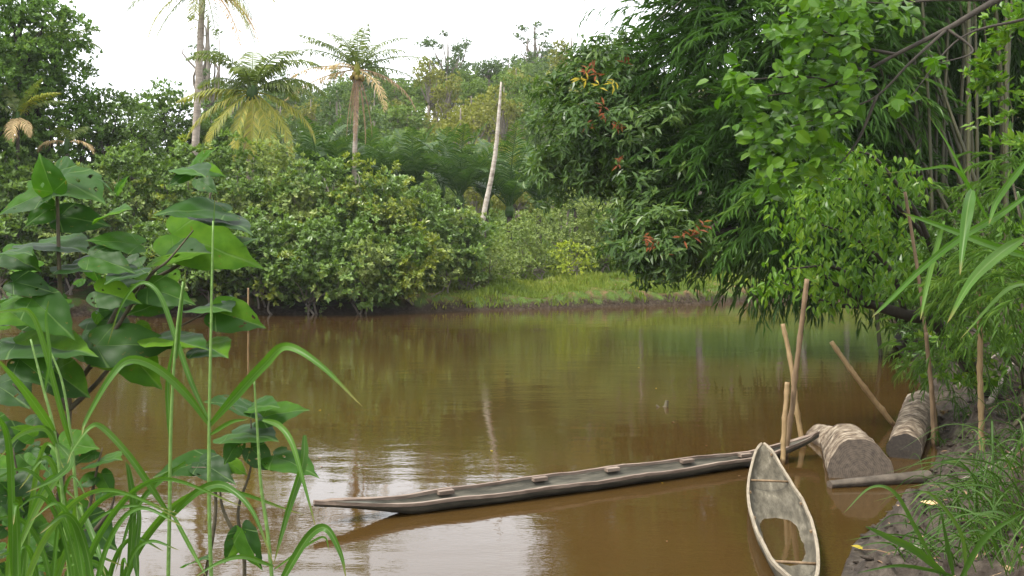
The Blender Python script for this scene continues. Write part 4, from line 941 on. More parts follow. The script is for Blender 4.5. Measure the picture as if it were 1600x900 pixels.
# ------------------------------------------------------------------ poles and stakes
def pole(label, pts, r, mat='pole', name='bamboo_pole', nodes=True, cat='pole'):
    P = np.array([at(*q) for q in pts]); ex = P[-1] + nz(P[-1] - P[-2]) * .35; P = np.vstack([P, ex])
    c = curve(P, 30) if len(P) > 2 else curve(P, 30); n = len(c); rr = np.linspace(r * .82, r, n)
    m_ = 8 * 6; s = np.linspace(0, 1, m_); S_ = np.linspace(0, 1, n); C = np.stack([np.interp(s, S_, c[:, j]) for j in range(3)], -1); rr = np.linspace(r * .8, r, m_)
    if nodes: rr = rr * np.where(np.arange(m_) % 7 == 3, 1.22, 1)
    g = Geo(); C = C + np.cumsum(np.random.RandomState(len(label)).normal(0, r * .09, C.shape), 0) * np.sin(np.linspace(0, math.pi, m_))[:, None]; g.tube(C, rr, 9, lump=.04); o = g.obj(name, M[mat], None, P[-1], True); return tag(o, label, cat)
pole('bamboo pole leaning right behind the long canoe', [(1223, 506, 13.2), (1242, 590, 13.1), (1258, 692, 13.0)], .036)
pole('tallest bamboo pole driven in between the two canoes', [(1261, 436, 12.0), (1243, 580, 12.1), (1226, 712, 12.15)], .036, 'pole_d')
pole('short bamboo pole standing left of the tallest one by the canoes', [(1230, 597, 12.05), (1222, 716, 12.0)], .036)
pole('bamboo pole slanting down into the water left of the hollow log', [(1299, 534, 14.6), (1345, 598, 14.55), (1395, 666, 14.6)], .042)
pole('long thin stake curving up beside the hollow log', [(1414, 300, 13.4), (1436, 430, 13.3), (1452, 560, 13.2), (1464, 690, 13.1)], .026, 'pole_d', 'stake', False, 'stake')
pole('thicker stick standing against the long thin stake', [(1447, 520, 13.0), (1455, 600, 13.0), (1461, 700, 13.0)], .032, 'pole_d', 'stake', False, 'stake')
pole('upright bamboo post on the right mud bank', [(1530, 450, 11.6), (1532, 560, 11.6), (1533, 686, 11.6)], .036, 'pole', 'bamboo_post', True, 'post')
pole('thin reddish stake near the far bank at the left', [(388, 450, 33), (388, 512, 33)], .035, 'pole', 'stake', False, 'stake')

# ------------------------------------------------------------------ logs
def ringmat(name, cols):
    m, ns, lk = newmat(name); tc = ns.new('ShaderNodeTexCoord'); wv = ns.new('ShaderNodeTexWave'); wv.wave_type = 'RINGS'; wv.rings_direction = 'SPHERICAL'
    mp = ns.new('ShaderNodeMapping'); lk.new(tc.outputs['UV'], mp.inputs[0]); mp.inputs['Location'].default_value = (.04, .03, 0)
    wv.inputs['Scale'].default_value = 5; wv.inputs['Distortion'].default_value = 3; wv.inputs['Detail'].default_value = 3; lk.new(mp.outputs[0], wv.inputs['Vector'])
    no = tex_chain(ns, lk, 6, tc.outputs['UV']); mx = ns.new('ShaderNodeMix'); mx.inputs[0].default_value = .9; lk.new(wv.outputs[1], mx.inputs[2]); lk.new(no.outputs[0], mx.inputs[3])
    rp = ramp(ns, cols); lk.new(mx.outputs[0], rp.inputs[0]); p = ns.new('ShaderNodeBsdfPrincipled'); p.inputs['Roughness'].default_value = .8; lk.new(rp.outputs[0], p.inputs['Base Color'])
    b = ns.new('ShaderNodeBump'); b.inputs['Strength'].default_value = .4; b.inputs['Distance'].default_value = .01; lk.new(mx.outputs[0], b.inputs['Height']); lk.new(b.outputs[0], p.inputs['Normal'])
    o = ns.new('ShaderNodeOutputMaterial'); lk.new(p.outputs[0], o.inputs[0]); return m
M['cut'] = ringmat('sawn_log_end', [(.3, G(.03, .021, .014)), (.5, G(.07, .052, .036)), (.8, G(.13, .10, .072))])
M['darkend'] = ringmat('shade_toned_log_end', [(.3, G(.012, .009, .007)), (.6, G(.035, .026, .018)), (.8, G(.08, .06, .042))])  # shade on the mottled log's end is put into these darker ring colours
M['logbark'] = solid('fibrous_log_bark', [(.34, G(.03, .02, .012)), (.45, G(.10, .07, .045)), (.55, G(.19, .15, .105)), (.68, G(.34, .285, .215))], scale=6.5, stretch=(1, 1, 1), detail=8, rough=.85, bump=1.0, dist=.02, bscale=24, wet=0.051000000000000004)
M['drift'] = solid('wet_driftwood', [(.3, G(.035, .027, .019)), (.6, G(.085, .068, .050)), (.8, G(.15, .12, .09))], scale=5, bump=.6, wet=0.001)
M['rotten'] = solid('dark_rotten_wood', [(.3, G(.012, .010, .008)), (.7, G(.04, .032, .024))], scale=10)

def log(label, a, b, r0, r1, mat='logbark', hollow=False, seed=1, name='log', flat=1.0, sides=36, frac=.03, endmat='cut'):
    a = np.array(a, float); b = np.array(b, float); rs = np.random.RandomState(seed); T = nz(b - a); up = np.array([0, 0, 1.0]); Xv = nz(np.cross(T, up)); Zv = np.cross(Xv, T)
    n = 30; ang = np.linspace(0, 2 * math.pi, sides, endpoint=False); s = np.linspace(0, 1, n)
    prof = 1 + .035 * np.sin(ang * 3 + seed) + .02 * np.sin(ang * 7 + 2 * seed)
    R = (r0 + (r1 - r0) * s)[:, None] * prof[None] * (1 + frac * rs.normal(0, 1, (n, sides)) * .4) * (1 + frac * np.sin(s * 31 + 2 * np.sin(s * 13))[:, None] * .3)
    V = a + (b - a) * s[:, None, None] + R[..., None] * (np.cos(ang)[None, :, None] * Xv + np.sin(ang)[None, :, None] * Zv * flat)
    root = thing(name, label, 'log', a)
    g = Geo(); i = np.arange(n - 1)[:, None] * sides; j = np.arange(sides)[None]; k = (j + 1) % sides
    g.add(V.reshape(-1, 3), [np.stack([i + j, i + k, i + sides + k, i + sides + j], -1).reshape(-1, 4)]); g.obj('bark', M[mat], root, a, True)
    for e, (c, ring, sg) in enumerate(((a, V[0], 1), (b, V[-1], -1))):
        g = Geo(); uv = np.stack([np.cos(ang), np.sin(ang)], -1)
        if hollow:
            inner = c + (ring - c) * .72; deep = inner + T * .5 * sg; cc = deep.mean(0)
            VV = np.vstack([ring, inner]); jj = np.arange(sides); kk = (jj + 1) % sides
            g.add(VV, [np.stack([jj, kk, kk + sides, jj + sides], -1)], np.vstack([uv, uv * .72])); g.obj('cut_end', M['cut'], root, a)
            g = Geo(); VV = np.vstack([inner, deep]); g.add(VV, [np.stack([jj, kk, kk + sides, jj + sides], -1), (jj + sides)[None]]); g.obj('hollow', M['rotten'], root, a)
        else:
            VV = [c + T * .004 * -sg]; U_ = [(0, 0)]; 
            for q in (.33, .66, 1.0): VV += list(c + (ring - c) * q); U_ += list(uv * q)
            jj = np.arange(sides); kk = (jj + 1) % sides; f3 = np.stack([np.zeros(sides, int), jj + 1, kk + 1], -1); f4 = [np.stack([jj + 1 + q * sides, kk + 1 + q * sides, kk + 1 + (q + 1) * sides, jj + 1 + (q + 1) * sides], -1) for q in (0, 1)]
            g.add(np.array(VV), [f3] + f4, np.array(U_)); g.obj('cut_end', M[endmat], root, a)
    return root
la = at(1344, 736, 11.15); lb = at(1322, 700, 12.9); log('thick sawn log with its round cut end facing forward', la, lb, .35, .31, seed=3)
la = at(1312, 698, 12.95); lb = at(1280, 686, 13.7); log('smaller rounded log lying behind the thick sawn log', la, lb, .235, .20, seed=4)
la = at(1413, 696, 12.3); la[2] = .10; lb = at(1438, 640, 15.6); lb[2] = .16; log('long mottled log with a dark shaded end, beside the long thin stake', la, lb, .205, .235, seed=5, endmat='darkend', frac=.045)
la = at(1296, 749, 10.75); lb = at(1450, 742, 11.05); la[2] = .03; lb[2] = .05; log('low grey driftwood trunk floating in front of the sawn log', la, lb, .055, .095, mat='drift', seed=6, name='driftwood', flat=.8)

# floating twig in mid river
root = thing('floating_branch', 'small dark branch stub poking out of mid river', 'branch', at(1035, 636, 16.5))
g = Geo(); g.tube(V3([(1025, 633, 16.5), (1030, 637, 16.5), (1036, 640, 16.5)]), np.array([.012, .02, .03]), 6); g.tube(V3([(1033, 641, 16.5), (1041, 636, 16.5), (1042, 626, 16.5)]), np.array([.035, .04, .03]), 7, lump=.2); g.obj('wood', M['stem'], root, np.array(root.location), True)

rng = np.random.RandomState(640)
for k in range(16):
    D = rng.uniform(8.5, 24); px = rng.uniform(300, 1250); c = np.array([(px - 800) / F * D, D, .004]); L_ = rng.uniform(.03, .075); a = rng.rand() * 6.28
    g = Geo(); leaves(g, c[None], np.array([[math.cos(a), math.sin(a), .05]]), np.array([[0, 0, 1.0]]), L_, L_ * .5, HEXA)
    tag(g.obj('floating_leaf', M['litter' if k % 3 else 'yellow'], None, c), 'small dead leaf drifting on the open brown water', 'leaf', 'small leaves drifting on the river')

# ------------------------------------------------------------------ near plants: heart leaved shrub and reeds
def heart(w=1.0):
    out = np.array([(0, 0), (.10, -.09), (.26, -.14), (.43, -.07), (.54, .12), (.545, .32), (.47, .52), (.33, .70), (.17, .85), (.05, .97), (0, 1.06)]); n = len(out)
    o2 = curve(np.c_[out, out[:, 0] * 0], (n - 1) * 2)[:, :2]; o2[:, 0] = np.maximum(o2[:, 0], 0); out = o2; n = len(out)
    out[1:-1] *= 1 + .018 * np.sin(np.arange(n - 2) * 1.9)[:, None]
    mid = np.linspace(0, 1.06, n); V = []; k = 9
    for sg in (-1, 1):
        for i in range(n):
            for j in range(k + 1):
                q = j / k; V.append((sg * out[i, 0] * q * w, mid[i] + (out[i, 1] - mid[i]) * q))
    V = np.array(V); F_ = []
    for h in (0, 1):
        o = h * n * (k + 1)
        for i in range(n - 1):
            for j in range(k):
                a = o + i * (k + 1) + j; q = [a, a + 1, a + k + 2, a + k + 1]; F_.append(q if h else q[::-1])
    return V, np.array(F_)
HV, HF = heart()
def heart_leaf(g, base, tip, nrm, rng, wf=1.0, fold=.10, curl=.14):
    wf = wf * .80; base = np.array(base); tip = np.array(tip); L = np.linalg.norm(tip - base); Yv = nz(tip - base); N = nz(nrm); Zv = nz(N - (N @ Yv) * Yv); Xv = np.cross(Yv, Zv)
    x, y = HV[:, 0] * wf, HV[:, 1]; ph = rng.rand() * 6
    z = fold * np.abs(x) - curl * (y - .2) ** 2 - .35 * np.abs(x) ** 2.2 * curl * 3 + .018 * np.sin(x * 17 + ph) * np.cos(y * 13 + ph) + .03 * np.sin(y * 6 + ph) * np.abs(x) * 2
    V = base + L * (x[:, None] * Xv + y[:, None] * Yv + z[:, None] * Zv); keep = np.ones(len(HF), bool)
    if rng.rand() < .6:
        for q_ in range(rng.randint(2, 9)):
            j = rng.randint(len(HF)); keep[j] = False
            if rng.rand() < .4: keep[(j + 1) % len(HF)] = False
    g.add(V, [HF[keep]], HV)
m, ns, lk = newmat('large_heart_leaf'); M['heart'] = m
tc = ns.new('ShaderNodeTexCoord'); sp = ns.new('ShaderNodeSeparateXYZ'); lk.new(tc.outputs['UV'], sp.inputs[0])
at2 = ns.new('ShaderNodeMath'); at2.operation = 'ARCTAN2'; ab = ns.new('ShaderNodeMath'); ab.operation = 'ABSOLUTE'; lk.new(sp.outputs[0], ab.inputs[0]); lk.new(ab.outputs[0], at2.inputs[0]); lk.new(sp.outputs[1], at2.inputs[1])
mu = ns.new('ShaderNodeMath'); mu.operation = 'MULTIPLY'; mu.inputs[1].default_value = 5.2; lk.new(at2.outputs[0], mu.inputs[0])
cs = ns.new('ShaderNodeMath'); cs.operation = 'COSINE'; lk.new(mu.outputs[0], cs.inputs[0])
vn = ns.new('ShaderNodeMapRange'); vn.inputs[1].default_value = .975; vn.inputs[2].default_value = 1.0; lk.new(cs.outputs[0], vn.inputs[0])
g_ = ns.new('ShaderNodeNewGeometry'); no = tex_chain(ns, lk, 14, tc.outputs['Object'], 4); mx = ns.new('ShaderNodeMix'); mx.inputs[0].default_value = .35; lk.new(g_.outputs['Random Per Island'], mx.inputs[2]); lk.new(no.outputs[0], mx.inputs[3])
rp = ramp(ns, [(.1, G(.012, .038, .006)), (.5, G(.026, .075, .009)), (.7, G(.046, .115, .012)), (.85, G(.09, .18, .018))]); lk.new(mx.outputs[0], rp.inputs[0])
vm = ns.new('ShaderNodeMix'); vm.data_type = 'RGBA'; ml = ns.new('ShaderNodeMath'); ml.operation = 'MULTIPLY'; ml.inputs[1].default_value = .6; lk.new(vn.outputs[0], ml.inputs[0]); lk.new(ml.outputs[0], vm.inputs[0]); lk.new(rp.outputs[0], vm.inputs[6]); vm.inputs[7].default_value = (.10, .17, .05, 1)
p = ns.new('ShaderNodeBsdfPrincipled'); p.inputs['Roughness'].default_value = .5; sr = ns.new('ShaderNodeMapRange'); sr.inputs[3].default_value = .28; sr.inputs[4].default_value = 0; lk.new(g_.outputs['Random Per Island'], sr.inputs[0]); lk.new(sr.outputs[0], p.inputs['Specular IOR Level']); sn = tex_chain(ns, lk, 38, tc.outputs['Object'], 3); sm = ns.new('ShaderNodeMapRange'); sm.inputs[1].default_value = .66; sm.inputs[2].default_value = .72; sm.inputs[4].default_value = .75; lk.new(sn.outputs[0], sm.inputs[0])
vm2 = ns.new('ShaderNodeMix'); vm2.data_type = 'RGBA'; lk.new(sm.outputs[0], vm2.inputs[0]); lk.new(vm.outputs[2], vm2.inputs[6]); vm2.inputs[7].default_value = (.12, .09, .02, 1); vm = vm2
lk.new(vm.outputs[2], p.inputs['Base Color'])
bp = ns.new('ShaderNodeBump'); bp.inputs['Strength'].default_value = .5; bp.inputs['Distance'].default_value = .003; bp.invert = True; lk.new(vn.outputs[0], bp.inputs['Height']); lk.new(bp.outputs[0], p.inputs['Normal'])
tr = ns.new('ShaderNodeBsdfTranslucent'); mm = ns.new('ShaderNodeMix'); mm.data_type = 'RGBA'; mm.blend_type = 'MULTIPLY'; mm.inputs[0].default_value = 1; mm.inputs[7].default_value = (1.5, 1.7, .5, 1); lk.new(vm.outputs[2], mm.inputs[6]); lk.new(mm.outputs[2], tr.inputs[0])
ms = ns.new('ShaderNodeMixShader'); ms.inputs[0].default_value = .42; lk.new(p.outputs[0], ms.inputs[1]); lk.new(tr.outputs[0], ms.inputs[2]); o_ = ns.new('ShaderNodeOutputMaterial'); lk.new(ms.outputs[0], o_.inputs[0])

rng = np.random.RandomState(700)
sb0 = np.array([-1.95, 4.3, H1(-1.95, 4.3)])
shrub = thing('heart_leaved_shrub', 'large shrub with broad heart shaped leaves in the near left corner', 'shrub', sb0)
t = Geo()
stems = [[(60, 1050, 4.3), (95, 760, 4.3), (108, 640, 4.3), (100, 540, 4.25), (93, 430, 4.2), (90, 320, 4.2), (86, 285, 4.2)],
         [(105, 620, 4.3), (150, 560, 4.25), (190, 500, 4.2), (235, 430, 4.15), (262, 408, 4.1), (302, 360, 4.1)], [(140, 575, 4.3), (180, 490, 4.3), (215, 450, 4.3), (300, 395, 4.3), (330, 290, 4.4), (310, 250, 4.4)],
         [(105, 640, 4.3), (60, 560, 4.4), (20, 480, 4.4), (-20, 420, 4.4)], [(108, 640, 4.3), (150, 600, 4.3), (200, 545, 4.3), (270, 515, 4.3), (330, 485, 4.3)], [(102, 700, 4.3), (60, 640, 4.1), (20, 600, 4.0)]]
for k, s_ in enumerate(stems): t.tube(curve(V3(s_), 24), np.array([.012, .008, .003]) if k else np.array([.015, .011, .005]), 7)
g = Geo()
# petiole point, tip, distance of tip, normal, width
LV = [((83, 300), (60, 243), (0, -.9, .3), .95), ((88, 268), (116, 258), (0, -.9, .4), .9), ((82, 276), (158, 305), (-.1, -.45, .9), .95), ((72, 302), (-6, 330), (0, -.75, .6), .7), ((84, 322), (40, 350), (.1, -.9, .3), .95),
      ((92, 338), (168, 348), (0, -.8, .5), .8), ((218, 382), (138, 372), (0, -.7, .6), .8), ((355, 330), (246, 325), (0, -.42, .9), .85), ((322, 338), (392, 352), (.2, -.5, .85), .9), ((268, 366), (402, 408), (0, -.85, .5), .72),
      ((336, 486), (410, 508), (0, -.9, .4), .85), ((318, 478), (358, 480), (0, -.3, .95), 1.1), ((50, 466), (112, 524), (.3, -.85, .5), .85), ((5, 395), (62, 420), (0, -.7, .7), .9), ((60, 378), (134, 388), (0, -.35, .95), 1.0), ((-6, 398), (44, 386), (0, -.4, .9), .9),
      ((112, 412), (162, 418), (0, -.35, .95), 1.0), ((24, 536), (144, 548), (0, -.5, .9), .7), ((200, 548), (250, 606), (0, -.9, .4), .9), ((150, 540), (272, 536), (0, -.8, .5), .7), ((85, 580), (136, 618), (0, -.9, .3), .9), ((-8, 600), (42, 632), (0, -.4, .9), .9),
      ((318, 540), (352, 552), (0, -.6, .7), 1.0), ((248, 528), (322, 540), (0, -.2, 1), .9), ((0, 480), (46, 500), (0, -.6, .8), .8), ((140, 400), (205, 420), (0, -.8, .6), .8), ((230, 450), (300, 470), (0, -.8, .5), .8), ((150, 455), (215, 470), (0, -.8, .5), .8), ((262, 470), (200, 490), (0, -.7, .6), .8),
      ((215, 420), (165, 440), (0, -.35, .9), 1.0), ((250, 400), (320, 385), (0, -.6, .7), .8), ((20, 440), (85, 455), (0, -.7, .6), .9), ((62, 500), (-10, 470), (0, -.75, .6), .8), ((300, 262), (330, 232), (0, -.8, .5), .7), ((300, 268), (262, 290), (0, -.8, .4), .6), ((308, 262), (350, 272), (0, -.8, .5), .7), ((290, 262), (318, 268), (0, -.4, .9), .9),
      ((310, 280), (338, 300), (0, -.8, .4), .7), ((175, 300), (155, 278), (0, -.8, .4), .6), ((182, 300), (198, 275), (0, -.8, .4), .5), ((160, 340), (200, 318), (0, -.5, .8), .6), ((30, 560), (80, 600), (0, -.8, .4), .8), ((330, 395), (400, 370), (0, -.7, .6), .6)]
for (b_, e_, nr, wf) in LV:
    D0 = 4.2 + rng.uniform(-.15, .15); dd = rng.uniform(-.10, .02) if nr[1] < -.6 else -.16
    nr = np.array(nr) + rng.normal(0, .08, 3); heart_leaf(g, at(*b_, D0), at(*e_, D0 + dd), nr, rng, wf, curl=rng.uniform(.06, .2))
for k in range(38):   # shaded inner leaves
    x, y = rng.uniform(-20, 300), rng.uniform(400, 590)
    if x > 240 and y > 540: continue
    D0 = rng.uniform(4.3, 4.75); a = rng.uniform(0, 6.28); l = rng.uniform(34, 62)
    heart_leaf(g, at(x, y, D0), at(x + l * math.cos(a), y + l * .45 * math.sin(a) + 15, D0 - rng.uniform(-.05, .15)), (rng.normal(0, .3), -.6, rng.uniform(.3, 1)), rng, rng.uniform(.75, 1))
g.obj('foliage', M['heart'], shrub, sb0, True)
t.obj('stem', M['stem'], shrub, sb0, True)

# low leafy plants in the near left corner
for (lab, bx, st, LVs, nfill, box) in [
   ('lower branch of heart shaped leaves overhanging the water between the reeds', -1.15, [[(378, 1050, 4.0), (382, 880, 4.0), (372, 800, 4.0), (392, 730, 4.0), (392, 655, 4.0)], [(300, 1000, 4.0), (335, 820, 4.0), (330, 740, 4.0), (300, 730, 4.0)], [(380, 860, 4.0), (350, 800, 4.0), (343, 760, 4.0)]],
     [((408, 652), (478, 636), (0, -.75, .6), .8), ((395, 640), (325, 622), (0, -.35, .95), 1.0), ((388, 636), (432, 630), (0, -.5, .8), .8), ((362, 676), (430, 680), (0, -.3, .95), 1.1), ((372, 690), (350, 725), (0, -.9, .3), .95), ((392, 700), (426, 735), (0, -.9, .3), .9), ((428, 712), (494, 738), (0, -.6, .8), .75), ((330, 718), (244, 738), (0, -.55, .8), .75), ((312, 722), (364, 750), (0, -.6, .8), .7), ((355, 722), (385, 740), (0, -.7, .7), .8), ((375, 830), (352, 880), (.5, -.8, .3), .7), ((378, 826), (406, 890), (-.3, -.8, .3), .7), ((300, 880), (322, 868), (0, -.6, .8), .8)], 0, None),
   ('low leafy plant behind the left reeds at the water edge', -1.75, [[(100, 1050, 4.0), (130, 850, 4.0), (150, 740, 4.0), (160, 700, 4.0)], [(60, 1000, 4.1), (40, 820, 4.1), (20, 700, 4.1)], [(130, 850, 4.0), (170, 800, 4.0), (180, 770, 4.0)]],
     [((150, 722), (186, 712), (0, -.5, .9), .9), ((150, 705), (120, 722), (0, -.8, .4), .9), ((158, 740), (176, 775), (0, -.8, .4), .8), ((150, 745), (118, 760), (0, -.7, .5), .9), ((160, 770), (150, 785), (0, -.8, .4), 1.0), ((130, 810), (180, 858), (0, -.9, .4), .9), ((118, 840), (85, 880), (0, -.8, .4), .9)], 60, (-30, 130, 660, 900))]:
    b0 = np.array([bx, 4.0, H1(bx, 4.0)]); r_ = thing('leafy_sapling', lab, 'shrub', b0); t = Geo(); g = Geo()
    for s_ in st: t.tube(curve(V3(s_), 18), np.array([.010, .007, .003]), 6)
    for (b_, e_, nr, wf) in LVs: D0 = 4.0 + rng.uniform(-.08, .08); heart_leaf(g, at(*b_, D0), at(*e_, D0 - (.12 if nr[2] > .7 else .03)), np.array(nr) + rng.normal(0, .08, 3), rng, wf)
    for k in range(nfill):
        x, y = rng.uniform(box[0], box[1]), rng.uniform(box[2], box[3]); D0 = rng.uniform(3.9, 4.6); a = rng.uniform(0, 6.28); l = rng.uniform(35, 75)
        heart_leaf(g, at(x, y, D0), at(x + l * math.cos(a), y + l * .5 * math.sin(a) + 12, D0 - .05), (rng.normal(0, .3), -.7, rng.uniform(.1, .8)), rng, rng.uniform(.7, 1))
    g.obj('foliage', M['heart'], r_, b0, True); t.obj('stem', M['stem'], r_, b0, True)

def blade(g, pts, wpx, rng, n=26, twist=0.0, tipfrac=1.0, face=None):
    """long leaf through (px, py, D) points; wpx = widest width in photograph pixels"""
    P = V3(pts); c = curve(P, n); n = len(c); s = np.linspace(0, 1, n); T = nz(np.gradient(c, axis=0)); D = P[:, 1].mean(); W = wpx * .78 / F * D
    wv = W * np.clip(np.minimum(1, .45 + s * 3.2) * np.clip((1 - s) / .55, 0, 1) ** .65, .02, 1)
    view = nz(np.array([0, 0, CAMH]) - c); side = nz(np.cross(T, view)); nrm = np.cross(side, T); a = twist * np.sin(s * 3.0 + rng.rand() * 3)[:, None]
    side = side * np.cos(a) + nrm * np.sin(a); nrm = np.cross(side, T)
    k = 5; q = np.linspace(-1, 1, k); V = c[:, None] + (wv[:, None] / 2 * q[None])[..., None] * side[:, None] - ((1 - np.abs(q))[None] * wv[:, None] * .22)[..., None] * nrm[:, None]
    i = np.arange(n - 1)[:, None] * k + np.arange(k - 1)[None]; g.add(V.reshape(-1, 3), [np.stack([i, i + 1, i + k + 1, i + k], -1).reshape(-1, 4)], np.stack([np.tile(q, n), np.repeat(s, k)], -1))

def reed(label, stem, blades, r=.006, name='reed', matn='reed', below=True):
    rg = np.random.RandomState(abs(hash(label)) % 1000 if False else sum(map(ord, label)) % 1000)
    P = V3(stem); b0 = P[0].copy(); b0[2] = H1(b0[0], b0[1]); root = thing(name, label, 'reed', b0)
    t = Geo(); pts = np.vstack([b0 - [0, 0, .05], P]) if P[0][2] > b0[2] + .05 else P; t.tube(curve(pts, 30), np.array([r * 1.2, r, r * .5]), 7); t.obj('stalk', M['stem_g'], root, b0, True)
    g = Geo()
    for (bl, w_) in blades: blade(g, bl, w_, rg, twist=rg.uniform(.1, .6))
    g.obj('blades', M[matn], root, b0, True); return root
d = 3.3
def q(L, D0=d, D1=None):
    D1 = D0 if D1 is None else D1
    return [(x, y, D0 + (D1 - D0) * i / (len(L) - 1)) for i, (x, y) in enumerate(L)]
reed('tall reed with two long blades arching to left and right', q([(332, 1000), (327, 800), (327, 660), (330, 500), (333, 345)]),
     [(q([(327, 664), (290, 615), (245, 575), (203, 562), (172, 590), (135, 655), (128, 680)], 3.3, 3.1), 17), (q([(328, 664), (375, 610), (412, 570), (447, 541), (500, 570), (566, 635)], 3.3, 3.0), 20), (q([(326, 655), (300, 600), (275, 530), (249, 460), (219, 442), (189, 478), (168, 540)], 3.3, 3.5), 10), (q([(327, 680), (360, 660), (388, 655)], 3.3, 3.2), 8), (q([(330, 500), (331, 420), (336, 300)]), 5)])
reed('straight tall reed left of the two arching blades', q([(262, 1000), (265, 800), (268, 640), (276, 520), (286, 440)]),
     [(q([(266, 806), (235, 760), (200, 710), (160, 668), (140, 668), (115, 700), (105, 725)], 3.3, 3.1), 13), (q([(268, 808), (300, 775), (330, 758), (358, 762), (395, 800), (428, 882)], 3.3, 3.0), 15), (q([(290, 722), (240, 760), (205, 810), (180, 895)], 3.3, 3.3), 11), (q([(268, 800), (300, 860), (322, 900)], 3.3, 3.2), 8), (q([(275, 560), (280, 500), (290, 425)]), 11), (q([(267, 700), (262, 600), (275, 520)]), 9)])
reed('short reed bending over the water nearest the canoe tip', q([(428, 1000), (420, 850), (408, 760), (402, 670), (397, 590)]),
     [(q([(410, 656), (435, 664), (455, 690), (472, 745), (494, 826)], 3.3, 3.1), 12), (q([(476, 680), (474, 725), (450, 800), (428, 880)], 3.3, 3.2), 16), (q([(428, 930), (455, 880), (485, 835), (510, 826), (532, 865), (541, 905)], 3.1, 3.0), 17), (q([(427, 885), (380, 870), (340, 880), (300, 905)], 3.2, 3.1), 9), (q([(428, 890), (500, 840), (515, 860)], 3.3, 3.3), 5)])
reed('leaning reed with pale blade at the near left edge', q([(112, 1000), (100, 800), (86, 680), (66, 600), (48, 530)], 3.2),
     [(q([(86, 678), (60, 640), (30, 600), (-10, 555)], 3.2, 3.0), 17), (q([(90, 700), (70, 670), (30, 680), (0, 715)], 3.2, 3.1), 12), (q([(88, 690), (110, 720), (90, 745), (40, 770)], 3.2, 3.0), 14), (q([(70, 610), (78, 560), (72, 500), (76, 470)], 3.2, 3.2), 7), (q([(20, 900), (14, 700), (-10, 640)], 3.0, 2.8), 16), (q([(94, 740), (60, 790), (20, 880)], 3.2, 3.0), 14)])
reed('reed with drooping dark blades beside the leaning reed', q([(135, 1000), (128, 860), (118, 760), (112, 690), (98, 600), (75, 540)], 3.4),
     [(q([(112, 700), (95, 640), (55, 500), (20, 486), (-10, 490)], 3.4, 3.2), 10), (q([(200, 905), (208, 800), (202, 740), (196, 720)], 3.3, 3.3), 13), (q([(215, 905), (212, 860), (217, 800), (200, 735)], 3.3, 3.4), 12), (q([(120, 780), (150, 850), (165, 900)], 3.4, 3.2), 12), (q([(100, 740), (70, 760), (30, 850), (-5, 870)], 3.4, 3.1), 15), (q([(125, 830), (170, 800), (210, 790), (250, 800)], 3.4, 3.2), 7)])
# loose tuft of blades at the very bottom left
rng = np.random.RandomState(710); b0 = at(80, 1200, 3.0); b0[2] = H1(b0[0], 3.0); root = thing('reed', 'leafy reed tuft crowding the bottom left corner', 'reed', b0); g = Geo()
for k in range(26):
    x = rng.uniform(-30, 190); y = rng.uniform(900, 960); l = rng.uniform(90, 260) * (1 if x < 160 else .45); a = rng.normal(0, .45); D0 = rng.uniform(2.8, 3.5)
    dx = l * math.sin(a); blade(g, [(x, y + 60, D0), (x + dx * .4, y - l * .5, D0), (x + dx, y - l * .9, D0 - .05), (x + dx * 1.9, y - l * .7, D0 - .1)], rng.uniform(7, 16), rng, twist=.5)
g.obj('blades', M['reed'], root, b0, True)

# reeds at the right edge
rr_ = 3.6
reed('large reed at the right edge with blades reaching over the river', [(1660, 700, 3.9), (1640, 500, 3.8), (1610, 380, 3.7), (1590, 300, 3.6)],
     [(q([(1612, 300), (1555, 340), (1500, 372), (1440, 420), (1385, 474), (1362, 496)], 3.6, 3.3), 14), (q([(1520, 296), (1514, 320), (1506, 370), (1500, 430)], 3.5, 3.3), 22), (q([(1600, 372), (1560, 398), (1517, 440), (1480, 505)], 3.7, 3.4), 22), (q([(1620, 405), (1540, 380), (1467, 352), (1408, 332)], 3.8, 3.6), 15), (q([(1545, 345), (1517, 296), (1489, 262), (1444, 264), (1380, 271)], 3.7, 3.5), 7), (q([(1526, 315), (1489, 239), (1450, 178)], 3.8, 3.8), 5), (q([(1475, 345), (1452, 430), (1438, 500)], 3.7, 3.5), 12), (q([(1605, 250), (1560, 310), (1545, 350)], 3.6, 3.5), 14), (q([(1610, 440), (1570, 455), (1500, 530)], 3.7, 3.5), 9)], r=.008)
rng = np.random.RandomState(720)
def bank_point(px, lo=4.5, hi=16):
    """distance at which the ground first reaches the view row"""
    return None
def ground_at(px, py):
    Ds = np.linspace(3.2, 30, 500); Xs = (px - 800) / F * Ds; zr = CAMH - (py - HOR) / F * Ds; h = height(Xs, Ds)
    i = np.argmax(h > zr) if (h > zr).any() else -1
    return np.array([Xs[i], Ds[i], h[i]])
